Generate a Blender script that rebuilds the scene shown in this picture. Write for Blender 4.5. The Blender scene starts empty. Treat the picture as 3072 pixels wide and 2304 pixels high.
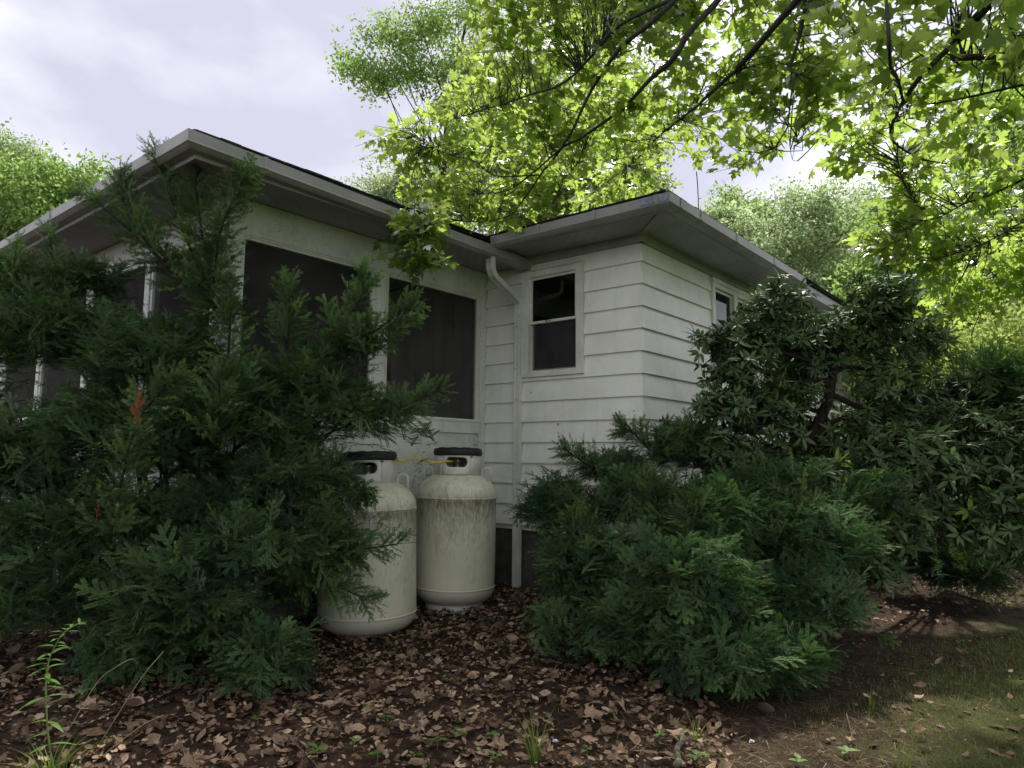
import bpy, bmesh, math, random
import numpy as np
from mathutils import Vector, Matrix

# ------------------------------------------------------------------ camera
SC = bpy.context.scene
COL = SC.collection
rng = np.random.default_rng(7)
random.seed(7)
CAM = np.array([4.9252, -5.5132, 1.3231])
YAW, PITCH, ROLL = math.radians(129.6914), math.radians(5.8693), math.radians(.6012)
FPX = 2108.4
_cy, _sy, _cp, _sp = math.cos(YAW), math.sin(YAW), math.cos(PITCH), math.sin(PITCH)
FW = np.array([_cp * _cy, _cp * _sy, _sp])
_r = np.array([_sy, -_cy, 0.]); _u = np.cross(_r, FW)
RT = math.cos(ROLL) * _r + math.sin(ROLL) * _u
UP = -math.sin(ROLL) * _r + math.cos(ROLL) * _u
cam = bpy.data.cameras.new('camera'); cam_o = bpy.data.objects.new('camera', cam); COL.objects.link(cam_o)
cam.sensor_width = 36; cam.lens = FPX / 3072 * 36; cam.clip_start = .05; cam.clip_end = 1500
M = Matrix(((RT[0], UP[0], -FW[0], CAM[0]), (RT[1], UP[1], -FW[1], CAM[1]), (RT[2], UP[2], -FW[2], CAM[2]), (0, 0, 0, 1)))
cam_o.matrix_world = M
SC.camera = cam_o

def px(x, y, d):
    return CAM + d * (FW + RT * (x - 1536) / FPX + UP * (1152 - y) / FPX)
def pxplane(x, y, ax, val):
    r = FW + RT * (x - 1536) / FPX + UP * (1152 - y) / FPX
    return CAM + r * (val - CAM[ax]) / r[ax]
def gp(x, y, z=0.):
    return pxplane(x, y, 2, z)
def proj(P):
    q = np.atleast_2d(P) - CAM; w = q @ FW
    ws = np.where(np.abs(w) < 1e-3, 1e-3, w)
    return 1536 + FPX * (q @ RT) / ws, 1152 - FPX * (q @ UP) / ws, w

# ------------------------------------------------------------------ sky and sun
SUN_EL, SUN_AZ = math.radians(57), (-0.35, 0.937)      # direction towards the sun (behind the house)
W = bpy.data.worlds.new('World'); SC.world = W; W.use_nodes = True
nt = W.node_tree; nt.nodes.clear()
def N(t, kind, **kw):
    n = t.nodes.new(kind)
    for k, v in kw.items(): setattr(n, k, v)
    return n
wo = N(nt, 'ShaderNodeOutputWorld'); bg = N(nt, 'ShaderNodeBackground'); bg.inputs[1].default_value = .1
sky = N(nt, 'ShaderNodeTexSky', sky_type='NISHITA'); sky.sun_disc = False
sky.sun_elevation = SUN_EL; sky.sun_rotation = math.atan2(SUN_AZ[0], SUN_AZ[1]); sky.dust_density = 2.
tc = N(nt, 'ShaderNodeTexCoord'); mp = N(nt, 'ShaderNodeMapping'); mp.inputs['Scale'].default_value = (1, 1, 2.2)
mp.inputs['Location'].default_value = (0., .1, .2)
n1 = N(nt, 'ShaderNodeTexNoise'); n1.inputs['Scale'].default_value = 1.9; n1.inputs['Detail'].default_value = 7; n1.inputs['Roughness'].default_value = .5; n1.inputs['Distortion'].default_value = .3
cr = N(nt, 'ShaderNodeValToRGB')
cr.color_ramp.elements.new(.5)
for _e, (_p, _c) in zip(cr.color_ramp.elements, ((.39, (4.8, 4.78, 5.75)), (.51, (7.0, 6.98, 7.5)), (.64, (12.5, 12.4, 12.8)))):
    _e.position = _p; _e.color = (*_c, 1)
mx = N(nt, 'ShaderNodeMix', data_type='RGBA'); mx.inputs[0].default_value = .93
nt.links.new(tc.outputs['Generated'], mp.inputs[0]); nt.links.new(mp.outputs[0], n1.inputs['Vector'])
nt.links.new(n1.outputs['Fac'], cr.inputs[0]); nt.links.new(sky.outputs[0], mx.inputs[6]); nt.links.new(cr.outputs[0], mx.inputs[7])
nt.links.new(mx.outputs[2], bg.inputs[0]); nt.links.new(bg.outputs[0], wo.inputs[0])
sl = bpy.data.lights.new('sun', 'SUN'); sl.energy = 4.0; sl.angle = math.radians(2.5); sl.color = (1, .95, .86)
so = bpy.data.objects.new('sun', sl); COL.objects.link(so)
_sd = Vector((SUN_AZ[0] * math.cos(SUN_EL), SUN_AZ[1] * math.cos(SUN_EL), math.sin(SUN_EL))).normalized()
so.rotation_euler = _sd.to_track_quat('Z', 'Y').to_euler(); so.location = (0, 0, 30)
SC.view_settings.view_transform = 'Standard'; SC.view_settings.look = 'None'
SC.view_settings.exposure = 0.6; SC.view_settings.gamma = 1; SC.view_settings.use_curve_mapping = False
SC.cycles.max_bounces = 8; SC.cycles.diffuse_bounces = 4; SC.cycles.glossy_bounces = 3; SC.cycles.transmission_bounces = 6
SC.cycles.transparent_max_bounces = 12; SC.cycles.caustics_reflective = False; SC.cycles.caustics_refractive = False
SC.cycles.use_denoising = True

# ------------------------------------------------------------------ materials
def mat(name):
    m = bpy.data.materials.new(name); m.use_nodes = True; t = m.node_tree; t.nodes.clear()
    return m, t, N(t, 'ShaderNodeOutputMaterial')
def coords(t, scale=(1, 1, 1), out='Object'):
    c = N(t, 'ShaderNodeTexCoord'); m = N(t, 'ShaderNodeMapping'); m.inputs['Scale'].default_value = scale
    t.links.new(c.outputs[out], m.inputs[0]); return m.outputs[0]
def world_coords(t, scale=(1, 1, 1)):
    c = N(t, 'ShaderNodeNewGeometry'); m = N(t, 'ShaderNodeMapping'); m.inputs['Scale'].default_value = scale
    t.links.new(c.outputs['Position'], m.inputs[0]); return m.outputs[0]
def noise(t, vec, scale, detail=4, rough=.6, dist=0.):
    n = N(t, 'ShaderNodeTexNoise'); n.inputs['Scale'].default_value = scale; n.inputs['Detail'].default_value = detail
    n.inputs['Roughness'].default_value = rough; n.inputs['Distortion'].default_value = dist
    t.links.new(vec, n.inputs['Vector']); return n.outputs['Fac']
def ramp(t, fac, stops):
    r = N(t, 'ShaderNodeValToRGB'); e = r.color_ramp.elements
    while len(e) < len(stops): e.new(.5)
    for i, (p, c) in enumerate(stops):
        e[i].position = p; e[i].color = (*c, 1) if len(c) == 3 else c
    t.links.new(fac, r.inputs[0]); return r.outputs[0]
def mixc(t, fac, a, b, mode='MIX'):
    m = N(t, 'ShaderNodeMix', data_type='RGBA', blend_type=mode)
    for s, v in ((0, fac), (6, a), (7, b)):
        if hasattr(v, 'is_linked'): t.links.new(v, m.inputs[s])
        elif s == 0: m.inputs[0].default_value = v
        else: m.inputs[s].default_value = (*v, 1)
    return m.outputs[2]
def mth(t, op, a, b=0., c=None):
    m = N(t, 'ShaderNodeMath', operation=op)
    for i, v in enumerate((a, b) if c is None else (a, b, c)):
        if hasattr(v, 'is_linked'): t.links.new(v, m.inputs[i])
        else: m.inputs[i].default_value = v
    return m.outputs[0]
def bump(t, h, strength=.3, dist=.01):
    b = N(t, 'ShaderNodeBump'); b.inputs['Strength'].default_value = strength; b.inputs['Distance'].default_value = dist
    t.links.new(h, b.inputs['Height']); return b.outputs[0]
def principled(t, out, col, rough=.6, spec=.4, normal=None, metal=0.):
    p = N(t, 'ShaderNodeBsdfPrincipled')
    if hasattr(col, 'is_linked'): t.links.new(col, p.inputs['Base Color'])
    else: p.inputs['Base Color'].default_value = (*col, 1)
    if hasattr(rough, 'is_linked'): t.links.new(rough, p.inputs['Roughness'])
    else: p.inputs['Roughness'].default_value = rough
    p.inputs['Specular IOR Level'].default_value = spec; p.inputs['Metallic'].default_value = metal
    if normal is not None: t.links.new(normal, p.inputs['Normal'])
    t.links.new(p.outputs[0], out.inputs[0]); return p

MAT = {}
def painted(name, base, dirt, amount=.5, rough=.45, streak=True, crack=0.):
    m, t, o = mat(name)
    v = world_coords(t)
    a = noise(t, v, 2.2, 6, .65)
    c = mixc(t, ramp(t, a, [(.42, (0, 0, 0)), (.78, (amount,) * 3)]), base, dirt)
    if streak:
        vs = world_coords(t, (14, 14, .7)); b = noise(t, vs, 1.5, 5, .7)
        c = mixc(t, ramp(t, b, [(.52, (0, 0, 0)), (.85, (amount * .8,) * 3)]), c, dirt)
    sp = noise(t, v, 60, 2, .5)
    c = mixc(t, ramp(t, sp, [(.70, (0, 0, 0)), (.76, (.5,) * 3)]), c, tuple(x * .35 for x in dirt))
    h = noise(t, v, 25, 4, .6); nrm = bump(t, h, .12, .004)
    if crack:
        vc = world_coords(t, (26, 26, 40)); k = noise(t, vc, 1.6, 5, .7, .8)
        kf = ramp(t, k, [(.565, (0, 0, 0)), (.60, (1, 1, 1))])
        reg = ramp(t, noise(t, v, 1.7, 3, .5), [(.40, (0, 0, 0)), (.55, (crack,) * 3)])
        kk = mixc(t, 1., kf, reg, 'MULTIPLY')
        c = mixc(t, kk, c, (.07, .075, .06)); nrm = bump(t, mth(t, 'MULTIPLY', kk, -1.), .6, .006)
    principled(t, o, c, rough, .4, nrm); MAT[name] = m; return m
painted('siding_paint', (.82, .825, .765), (.46, .47, .38), .55, .38)
painted('trim_paint', (.70, .72, .66), (.30, .31, .24), .65, .5)
painted('porch_paint', (.70, .735, .68), (.34, .37, .30), .6, .55, True, .35)
painted('panel_paint', (.66, .70, .64), (.30, .33, .27), .7, .6, True, 1.)
painted('gutter_paint', (.31, .305, .31), (.18, .18, .17), .7, .42)
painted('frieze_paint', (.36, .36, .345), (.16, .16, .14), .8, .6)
painted('rail_paint', (.7, .7, .66), (.3, .3, .25), .4, .5)  # trim-like paint with less dirt, for the meeting rail

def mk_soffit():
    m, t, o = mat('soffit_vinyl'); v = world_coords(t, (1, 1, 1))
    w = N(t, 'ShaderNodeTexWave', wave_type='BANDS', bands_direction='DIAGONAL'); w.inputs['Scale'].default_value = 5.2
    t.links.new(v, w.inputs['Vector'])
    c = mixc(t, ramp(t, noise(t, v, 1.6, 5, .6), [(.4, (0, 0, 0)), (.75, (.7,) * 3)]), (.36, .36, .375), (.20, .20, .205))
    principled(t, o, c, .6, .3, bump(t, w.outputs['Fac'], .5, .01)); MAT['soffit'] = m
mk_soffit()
def simple(name, col, rough=.6, spec=.4, var=.25, nscale=12, bumps=.15, metal=0.):
    m, t, o = mat(name); v = coords(t)
    a = noise(t, v, nscale, 5, .65)
    c = mixc(t, ramp(t, a, [(.3, (0, 0, 0)), (.72, (1, 1, 1))]), tuple(x * (1 - var) for x in col), tuple(min(1, x * (1 + var)) for x in col))
    principled(t, o, c, rough, spec, bump(t, noise(t, v, nscale * 3, 3, .6), bumps, .004), metal); MAT[name] = m; return m
simple('foundation', (.075, .07, .066), .9, .2, .4, 9, .6)
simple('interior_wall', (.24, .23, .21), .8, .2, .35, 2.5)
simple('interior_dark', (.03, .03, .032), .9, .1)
simple('interior_floor', (.06, .05, .045), .6, .3)
simple('shingle', (.035, .033, .034), .95, .15, .5, 40, .6)
simple('black_rubber', (.016, .015, .017), .62, .4, .5, 30, .4)
simple('hose_yellow', (.62, .50, .08), .38, .5, .12, 20)
simple('zinc', (.42, .42, .42), .4, .5, .3, 20, .1, .6)
simple('cardboard', (.30, .20, .11), .8, .2, .2)
simple('paper_white', (.75, .77, .80), .7, .2, .08)
simple('patch_metal', (.16, .18, .22), .35, .5, .7, 26, .3, .5)
simple('dirt_black', (.012, .012, .011), .9, .1)
simple('stem_green', (.16, .25, .06), .6, .3)
simple('straw', (.36, .29, .14), .7, .2)
simple('cone_brown', (.085, .05, .035), .75, .3, .5, 40)
simple('lichen_bark', (.15, .14, .10), .95, .1, .8, 45, .9)
simple('porcelain_scrap', (.55, .56, .57), .5, .3, .05)
def mk_bark(name, col, scale=(30, 30, 6)):
    m, t, o = mat(name); v = coords(t, scale)
    a = noise(t, v, 1.4, 6, .7)
    c = mixc(t, ramp(t, a, [(.35, (0, 0, 0)), (.7, (1, 1, 1))]), tuple(x * .5 for x in col), tuple(x * 1.5 for x in col))
    principled(t, o, c, .9, .15, bump(t, a, .8, .01)); MAT[name] = m
mk_bark('bark_dark', (.024, .019, .016)); mk_bark('bark_grey', (.09, .08, .07)); mk_bark('bark_maple', (.055, .048, .045)); mk_bark('bark_twig', (.13, .10, .075))

def mk_glass():
    m, t, o = mat('window_glass'); fr = N(t, 'ShaderNodeFresnel'); fr.inputs[0].default_value = 1.5
    tr = N(t, 'ShaderNodeBsdfTransparent'); tr.inputs[0].default_value = (.35, .37, .37, 1)
    g = N(t, 'ShaderNodeBsdfGlossy'); g.inputs['Roughness'].default_value = .03; g.inputs[0].default_value = (.9, .92, .95, 1)
    v = world_coords(t); nr = bump(t, noise(t, v, 3., 2), .06, .02); t.links.new(nr, g.inputs['Normal'])
    ms = N(t, 'ShaderNodeMixShader'); t.links.new(fr.outputs[0], ms.inputs[0]); t.links.new(tr.outputs[0], ms.inputs[1]); t.links.new(g.outputs[0], ms.inputs[2])
    t.links.new(ms.outputs[0], o.inputs[0]); MAT['glass'] = m
mk_glass()
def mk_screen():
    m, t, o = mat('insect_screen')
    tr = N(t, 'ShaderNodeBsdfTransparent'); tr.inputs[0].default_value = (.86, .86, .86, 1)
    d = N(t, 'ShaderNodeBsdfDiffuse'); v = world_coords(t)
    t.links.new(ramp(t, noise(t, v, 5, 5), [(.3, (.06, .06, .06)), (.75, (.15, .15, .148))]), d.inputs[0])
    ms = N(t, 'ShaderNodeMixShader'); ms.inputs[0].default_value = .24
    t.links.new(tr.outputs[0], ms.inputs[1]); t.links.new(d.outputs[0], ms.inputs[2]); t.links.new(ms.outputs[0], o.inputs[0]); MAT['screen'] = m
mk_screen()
def mk_tank():
    m, t, o = mat('tank_paint'); v = coords(t)
    sx = N(t, 'ShaderNodeSeparateXYZ'); t.links.new(v, sx.inputs[0]); z = sx.outputs[2]
    base = mixc(t, ramp(t, noise(t, v, 1.9, 4), [(.35, (0, 0, 0)), (.7, (1, 1, 1))]), (.62, .62, .46), (.74, .73, .60))
    grime = noise(t, coords(t, (9, 9, 2.2)), 1.6, 8, .75, .4)
    # mildew band that hangs below the upper weld seam, fading down the shell
    band = ramp(t, z, [(.30, (.0,) * 3), (.72, (.10,) * 3), (.925, (.30,) * 3), (.945, (.15,) * 3), (1.06, (.06,) * 3)])
    k = mth(t, 'GREATER_THAN', grime, 2.0)
    f = mth(t, 'ADD', grime, band)
    mild = ramp(t, f, [(.56, (0, 0, 0)), (.78, (.45,) * 3), (.98, (.95,) * 3)])
    c = mixc(t, mild, base, (.075, .075, .045))
    fine = noise(t, coords(t, (40, 40, 12)), 1.6, 6, .8)
    c = mixc(t, ramp(t, mth(t, 'MULTIPLY', fine, mth(t, 'ADD', band, .6)), [(.34, (0, 0, 0)), (.50, (.75,) * 3)]), c, (.11, .10, .06))
    rust = ramp(t, noise(t, v, 7, 5, .7), [(.70, (0, 0, 0)), (.78, (.5,) * 3)])
    c = mixc(t, rust, c, (.20, .15, .09))
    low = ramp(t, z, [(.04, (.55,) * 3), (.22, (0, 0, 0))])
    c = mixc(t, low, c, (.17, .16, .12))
    principled(t, o, c, ramp(t, f, [(.5, (.28,) * 3), (.9, (.75,) * 3)]), .45, bump(t, noise(t, v, 30, 4), .08, .003)); MAT['tank'] = m
mk_tank()
simple('tank_collar', (.60, .61, .54), .38, .45, .12, 8)

def leafmat(name, dark, light, tip, trans, tf=.35, rough=.45, gloss=.06, back=None):
    """dark..light picked per leaf, tip = colour of young growth (attribute green channel)."""
    m, t, o = mat(name)
    at = N(t, 'ShaderNodeAttribute', attribute_name='col'); sp = N(t, 'ShaderNodeSeparateColor'); t.links.new(at.outputs['Color'], sp.inputs[0])
    oi = N(t, 'ShaderNodeObjectInfo')
    rnd = mth(t, 'FRACT', mth(t, 'ADD', sp.outputs[0], oi.outputs['Random']))
    c = mixc(t, rnd, dark, light)
    c = mixc(t, sp.outputs[1], c, tip)
    d = N(t, 'ShaderNodeBsdfDiffuse'); t.links.new(c, d.inputs[0])
    tr = N(t, 'ShaderNodeBsdfTranslucent')
    t.links.new(mixc(t, rnd, tuple(x * .75 for x in trans), tuple(min(1, x * 1.2) for x in trans)), tr.inputs[0])
    ms = N(t, 'ShaderNodeMixShader'); ms.inputs[0].default_value = tf
    t.links.new(d.outputs[0], ms.inputs[1]); t.links.new(tr.outputs[0], ms.inputs[2])
    g = N(t, 'ShaderNodeBsdfGlossy'); g.inputs['Roughness'].default_value = rough
    fr = N(t, 'ShaderNodeFresnel'); fr.inputs[0].default_value = 1.4
    m2 = N(t, 'ShaderNodeMixShader'); t.links.new(mth(t, 'MULTIPLY', fr.outputs[0], gloss * 12), m2.inputs[0])
    t.links.new(ms.outputs[0], m2.inputs[1]); t.links.new(g.outputs[0], m2.inputs[2])
    t.links.new(m2.outputs[0], o.inputs[0]); MAT[name] = m; return m
leafmat('yew_leaf', (.016, .044, .022), (.105, .180, .072), (.27, .39, .07), (.06, .15, .02), .25, .55, .008)
leafmat('yew_dead', (.22, .075, .03), (.32, .12, .05), (.3, .1, .05), (.2, .08, .03), .2, .6, .02)
leafmat('rhodo_leaf', (.045, .082, .036), (.135, .190, .092), (.22, .32, .06), (.06, .13, .02), .2, .42, .02)
leafmat('maple_leaf', (.040, .085, .022), (.095, .175, .040), (.12, .2, .03), (.42, .58, .11), .62, .4, .03)
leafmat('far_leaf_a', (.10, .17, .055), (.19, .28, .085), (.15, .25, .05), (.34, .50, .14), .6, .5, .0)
leafmat('far_leaf_pale_haze', (.18, .24, .12), (.28, .35, .19), (.2, .3, .1), (.46, .58, .30), .6, .5, .0)  # haze over the far trees is put into this lightened leaf colour
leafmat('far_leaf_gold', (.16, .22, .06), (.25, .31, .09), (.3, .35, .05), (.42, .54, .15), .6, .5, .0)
leafmat('dry_leaf', (.040, .022, .014), (.26, .150, .085), (.30, .20, .11), (.2, .1, .04), .12, .7, .0)
def mk_dry():
    m, t, o = mat('dry_leaf')
    at = N(t, 'ShaderNodeAttribute', attribute_name='col'); sp = N(t, 'ShaderNodeSeparateColor'); t.links.new(at.outputs['Color'], sp.inputs[0]); oi = N(t, 'ShaderNodeObjectInfo')
    rnd = mth(t, 'FRACT', mth(t, 'ADD', sp.outputs[0], oi.outputs['Random']))
    c = ramp(t, rnd, [(.0, (.050, .032, .023)), (.25, (.125, .078, .050)), (.48, (.21, .132, .083)), (.66, (.24, .165, .11)), (.80, (.32, .22, .14)), (.92, (.42, .31, .21)), (1., (.46, .34, .25))])
    c = mixc(t, ramp(t, noise(t, world_coords(t), 60, 4, .7), [(.4, (0, 0, 0)), (.7, (.55,) * 3)]), c, (.03, .02, .015))
    principled(t, o, c, .8, .15); MAT['dry_leaf'] = m
mk_dry()
leafmat('grass_leaf', (.085, .135, .024), (.19, .26, .05), (.24, .24, .09), (.16, .26, .04), .3, .5, .01)
leafmat('weed_leaf', (.07, .16, .025), (.11, .22, .035), (.25, .36, .06), (.18, .34, .04), .4, .45, .03)

def mk_ground():
    m, t, o = mat('ground_soil'); v = world_coords(t)
    a = noise(t, v, 3.2, 8, .7); b = noise(t, v, 26, 6, .7)
    c = mixc(t, ramp(t, a, [(.35, (0, 0, 0)), (.68, (1, 1, 1))]), (.022, .015, .011), (.060, .040, .027))
    c = mixc(t, ramp(t, b, [(.5, (0, 0, 0)), (.72, (.8,) * 3)]), c, (.11, .068, .042))
    # moss / thin lawn away from the house on the +x side
    sx = N(t, 'ShaderNodeSeparateXYZ'); t.links.new(v, sx.inputs[0])
    g = mth(t, 'ADD', mth(t, 'MULTIPLY', sx.outputs[0], .55), mth(t, 'MULTIPLY', noise(t, v, 1.6, 5, .7), 1.8))
    lawn = ramp(t, mth(t, 'MULTIPLY', g, .25), [(.76, (0, 0, 0)), (.93, (.85,) * 3)])
    moss = mixc(t, noise(t, v, 40, 4, .7), (.036, .058, .013), (.11, .145, .032))
    c = mixc(t, lawn, c, moss)
    h = noise(t, v, 45, 6, .75)
    principled(t, o, c, .95, .1, bump(t, h, .8, .02)); MAT['ground'] = m
mk_ground()

# ------------------------------------------------------------------ mesh helpers
def link(name, me, m=None, parent=None):
    o = bpy.data.objects.new(name, me); COL.objects.link(o)
    if m is not None and me is not None and not me.materials: me.materials.append(MAT[m] if isinstance(m, str) else m)
    if parent is not None: o.parent = parent
    return o
def tag(o, label=None, cat=None, group=None, kind=None):
    if label: o['label'] = label
    if cat: o['category'] = cat
    if group: o['group'] = group
    if kind: o['kind'] = kind
    return o
def empty(name, loc=(0, 0, 0), label=None, cat=None, group=None):
    o = bpy.data.objects.new(name, None); COL.objects.link(o); o.location = loc; o.empty_display_size = .1
    return tag(o, label, cat, group)
def np_mesh(name, V, F, colr=None, smooth=False):
    """V (n,3), F (m,3|4)"""
    V = np.asarray(V, np.float32); F = np.asarray(F, np.int32); k = F.shape[1]
    me = bpy.data.meshes.new(name)
    me.vertices.add(len(V)); me.vertices.foreach_set('co', V.ravel())
    me.loops.add(F.size); me.loops.foreach_set('vertex_index', F.ravel())
    me.polygons.add(len(F)); me.polygons.foreach_set('loop_start', np.arange(0, F.size, k, dtype=np.int32))
    try: me.polygons.foreach_set('loop_total', np.full(len(F), k, np.int32))
    except Exception: pass
    if smooth: me.polygons.foreach_set('use_smooth', np.ones(len(F), bool))
    me.update(calc_edges=True)
    if colr is not None:
        a = me.attributes.new('col', 'FLOAT_COLOR', 'POINT')
        a.data.foreach_set('color', np.asarray(colr, np.float32).ravel())
    return me
class MB:
    """collects boxes, prisms and tubes into one mesh"""
    def __init__(s): s.v = []; s.f = []
    def add(s, V, F):
        b = len(s.v); s.v += [tuple(map(float, p)) for p in V]; s.f += [tuple(b + i for i in f) for f in F]; return s
    def box(s, a, b):
        x0, y0, z0 = a; x1, y1, z1 = b
        return s.add([(x0, y0, z0), (x1, y0, z0), (x1, y1, z0), (x0, y1, z0), (x0, y0, z1), (x1, y0, z1), (x1, y1, z1), (x0, y1, z1)],
                     [(3, 2, 1, 0), (4, 5, 6, 7), (0, 1, 5, 4), (1, 2, 6, 5), (2, 3, 7, 6), (3, 0, 4, 7)])
    def hexa(s, P):   # 8 points, bottom 4 ccw then top 4
        return s.add(P, [(3, 2, 1, 0), (4, 5, 6, 7), (0, 1, 5, 4), (1, 2, 6, 5), (2, 3, 7, 6), (3, 0, 4, 7)])
    def sweep(s, prof, path, closed_prof=True, caps=True):
        """path: list of (origin, xdir, ydir) frames; prof list of (a,b)"""
        n = len(prof); V = []; F = []
        for o, xd, yd in path:
            for a, b in prof: V.append(np.asarray(o) + a * np.asarray(xd) + b * np.asarray(yd))
        for i in range(len(path) - 1):
            for j in range(n if closed_prof else n - 1):
                k = (j + 1) % n; F.append((i * n + j, i * n + k, (i + 1) * n + k, (i + 1) * n + j))
        if caps and closed_prof:
            F.append(tuple(range(n - 1, -1, -1))); F.append(tuple((len(path) - 1) * n + j for j in range(n)))
        return s.add(V, F)
    def tube(s, P, R, n=8):
        P = [np.asarray(p, float) for p in P]
        if np.isscalar(R): R = [R] * len(P)
        fr = []; prev = None
        for i, p in enumerate(P):
            t = P[min(i + 1, len(P) - 1)] - P[max(i - 1, 0)]; t = t / (np.linalg.norm(t) + 1e-9)
            if prev is None:
                a = np.array([0, 0, 1.]) if abs(t[2]) < .9 else np.array([1., 0, 0])
                x = np.cross(t, a)
            else: x = prev - t * (prev @ t)
            x = x / (np.linalg.norm(x) + 1e-9); prev = x
            fr.append((p, x * R[i], np.cross(t, x) * R[i]))
        prof = [(math.cos(2 * math.pi * k / n), math.sin(2 * math.pi * k / n)) for k in range(n)]
        return s.sweep(prof, fr)
    def build(s, name, m=None, parent=None, smooth=False, bevel=0.):
        me = bpy.data.meshes.new(name); me.from_pydata(s.v, [], s.f)
        bm = bmesh.new(); bm.from_mesh(me)
        bmesh.ops.recalc_face_normals(bm, faces=bm.faces)
        if bevel: bmesh.ops.bevel(bm, geom=list(bm.edges), offset=bevel, segments=1, affect='EDGES', clamp_overlap=True)
        bm.to_mesh(me); bm.free()
        if smooth: me.polygons.foreach_set('use_smooth', [True] * len(me.polygons))
        return link(name, me, m, parent)
def box(name, a, b, m, parent=None, bevel=0.):
    lo = tuple(min(p, q) for p, q in zip(a, b)); hi = tuple(max(p, q) for p, q in zip(a, b))
    return MB().box(lo, hi).build(name, m, parent, bevel=bevel)
def spline(P, n=6):
    P = [np.asarray(p, float) for p in P]
    if len(P) < 3: return [P[0] + (P[-1] - P[0]) * i / n for i in range(n + 1)]
    Q = [2 * P[0] - P[1]] + P + [2 * P[-1] - P[-2]]; out = []
    for i in range(1, len(Q) - 2):
        a, b, c, d = Q[i - 1:i + 3]
        for k in range(n):
            t = k / n
            out.append(.5 * (2 * b + (c - a) * t + (2 * a - 5 * b + 4 * c - d) * t * t + (3 * b - a - 3 * c + d) * t ** 3))
    out.append(P[-1]); return out

# ------------------------------------------------------------------ ground
def gz(x, y):
    """gentle relief of the yard"""
    x = np.asarray(x, float); y = np.asarray(y, float)
    return .015 * np.sin(1.7 * x + .6) * np.cos(1.3 * y) + .01 * np.sin(4.1 * x + 2.2 * y)
def make_ground():
    xs = np.unique(np.concatenate([np.linspace(-400, -12, 14), np.linspace(-12, 14, 131), np.linspace(14, 400, 14)]))
    ys = np.unique(np.concatenate([np.linspace(-60, -10, 8), np.linspace(-10, 14, 121), np.linspace(14, 700, 16)]))
    X, Y = np.meshgrid(xs, ys); near = np.clip(1.3 - np.hypot(X - 2, Y + 1) / 14, 0, 1)
    Z = gz(X, Y) * near
    V = np.stack([X.ravel(), Y.ravel(), Z.ravel()], 1); nx = len(xs)
    i, j = np.meshgrid(np.arange(len(xs) - 1), np.arange(len(ys) - 1)); a = (j * nx + i).ravel()
    F = np.stack([a, a + 1, a + nx + 1, a + nx], 1)
    o = link('ground', np_mesh('ground', V, F, smooth=True), 'ground'); tag(o, kind='structure'); return o
ground = make_ground()

# ------------------------------------------------------------------ house
LB, LP = 1.844, 2.945
ECOURSE, Z0 = .203, 3.087
house = empty('house', (0, 0, 0), 'single storey white lap sided house with screened porch and grey gutters', 'house')
WINS_F = [(.535, 1.235, 2.125, 3.18)]                 # openings in the front wall (x0,x1,z0,z1)
WINS_R = [(1.46, 2.70, 2.17, 3.19)]                   # openings in the right wall (y0,y1,z0,z1)
def cut(rect, holes):
    out = [rect]
    for h in holes:
        nxt = []
        for (a, b, c, d) in out:
            if b <= h[0] or a >= h[1] or d <= h[2] or c >= h[3]: nxt.append((a, b, c, d)); continue
            if a < h[0]: nxt.append((a, h[0], c, d))
            if b > h[1]: nxt.append((h[1], b, c, d))
            lo, hi = max(a, h[0]), min(b, h[1])
            if c < h[2]: nxt.append((lo, hi, c, h[2]))
            if d > h[3]: nxt.append((lo, hi, h[3], d))
        out = nxt
    return [r for r in out if r[1] - r[0] > .012 and r[3] - r[2] > .008]
# wall cores
w = MB()
for a, b, c, d in cut((-.02, LB - .001, .60, 3.34), WINS_F): w.box((a, .001, c), (b, .11, d))
for a, b, c, d in cut((.112, 5.3, .60, 3.34), WINS_R): w.box((LB - .11, a, c), (LB - .001, b, d))
w.box((-6.9, 5.19, .6), (LB - .112, 5.298, 3.34)); w.box((-7, .112, .6), (-6.9, 5.298, 3.34))
w.build('wall', 'siding_paint', house)
box('inside_wall', (-7, .0, .5), (-.021, .11, 3.3), 'interior_wall', house)
f = MB(); f.box((.0, .03, -.3), (LB - .03, .14, .655)); f.box((LB - .14, .141, -.3), (LB - .03, 5.28, .655)); f.build('foundation', 'foundation', house)
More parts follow.
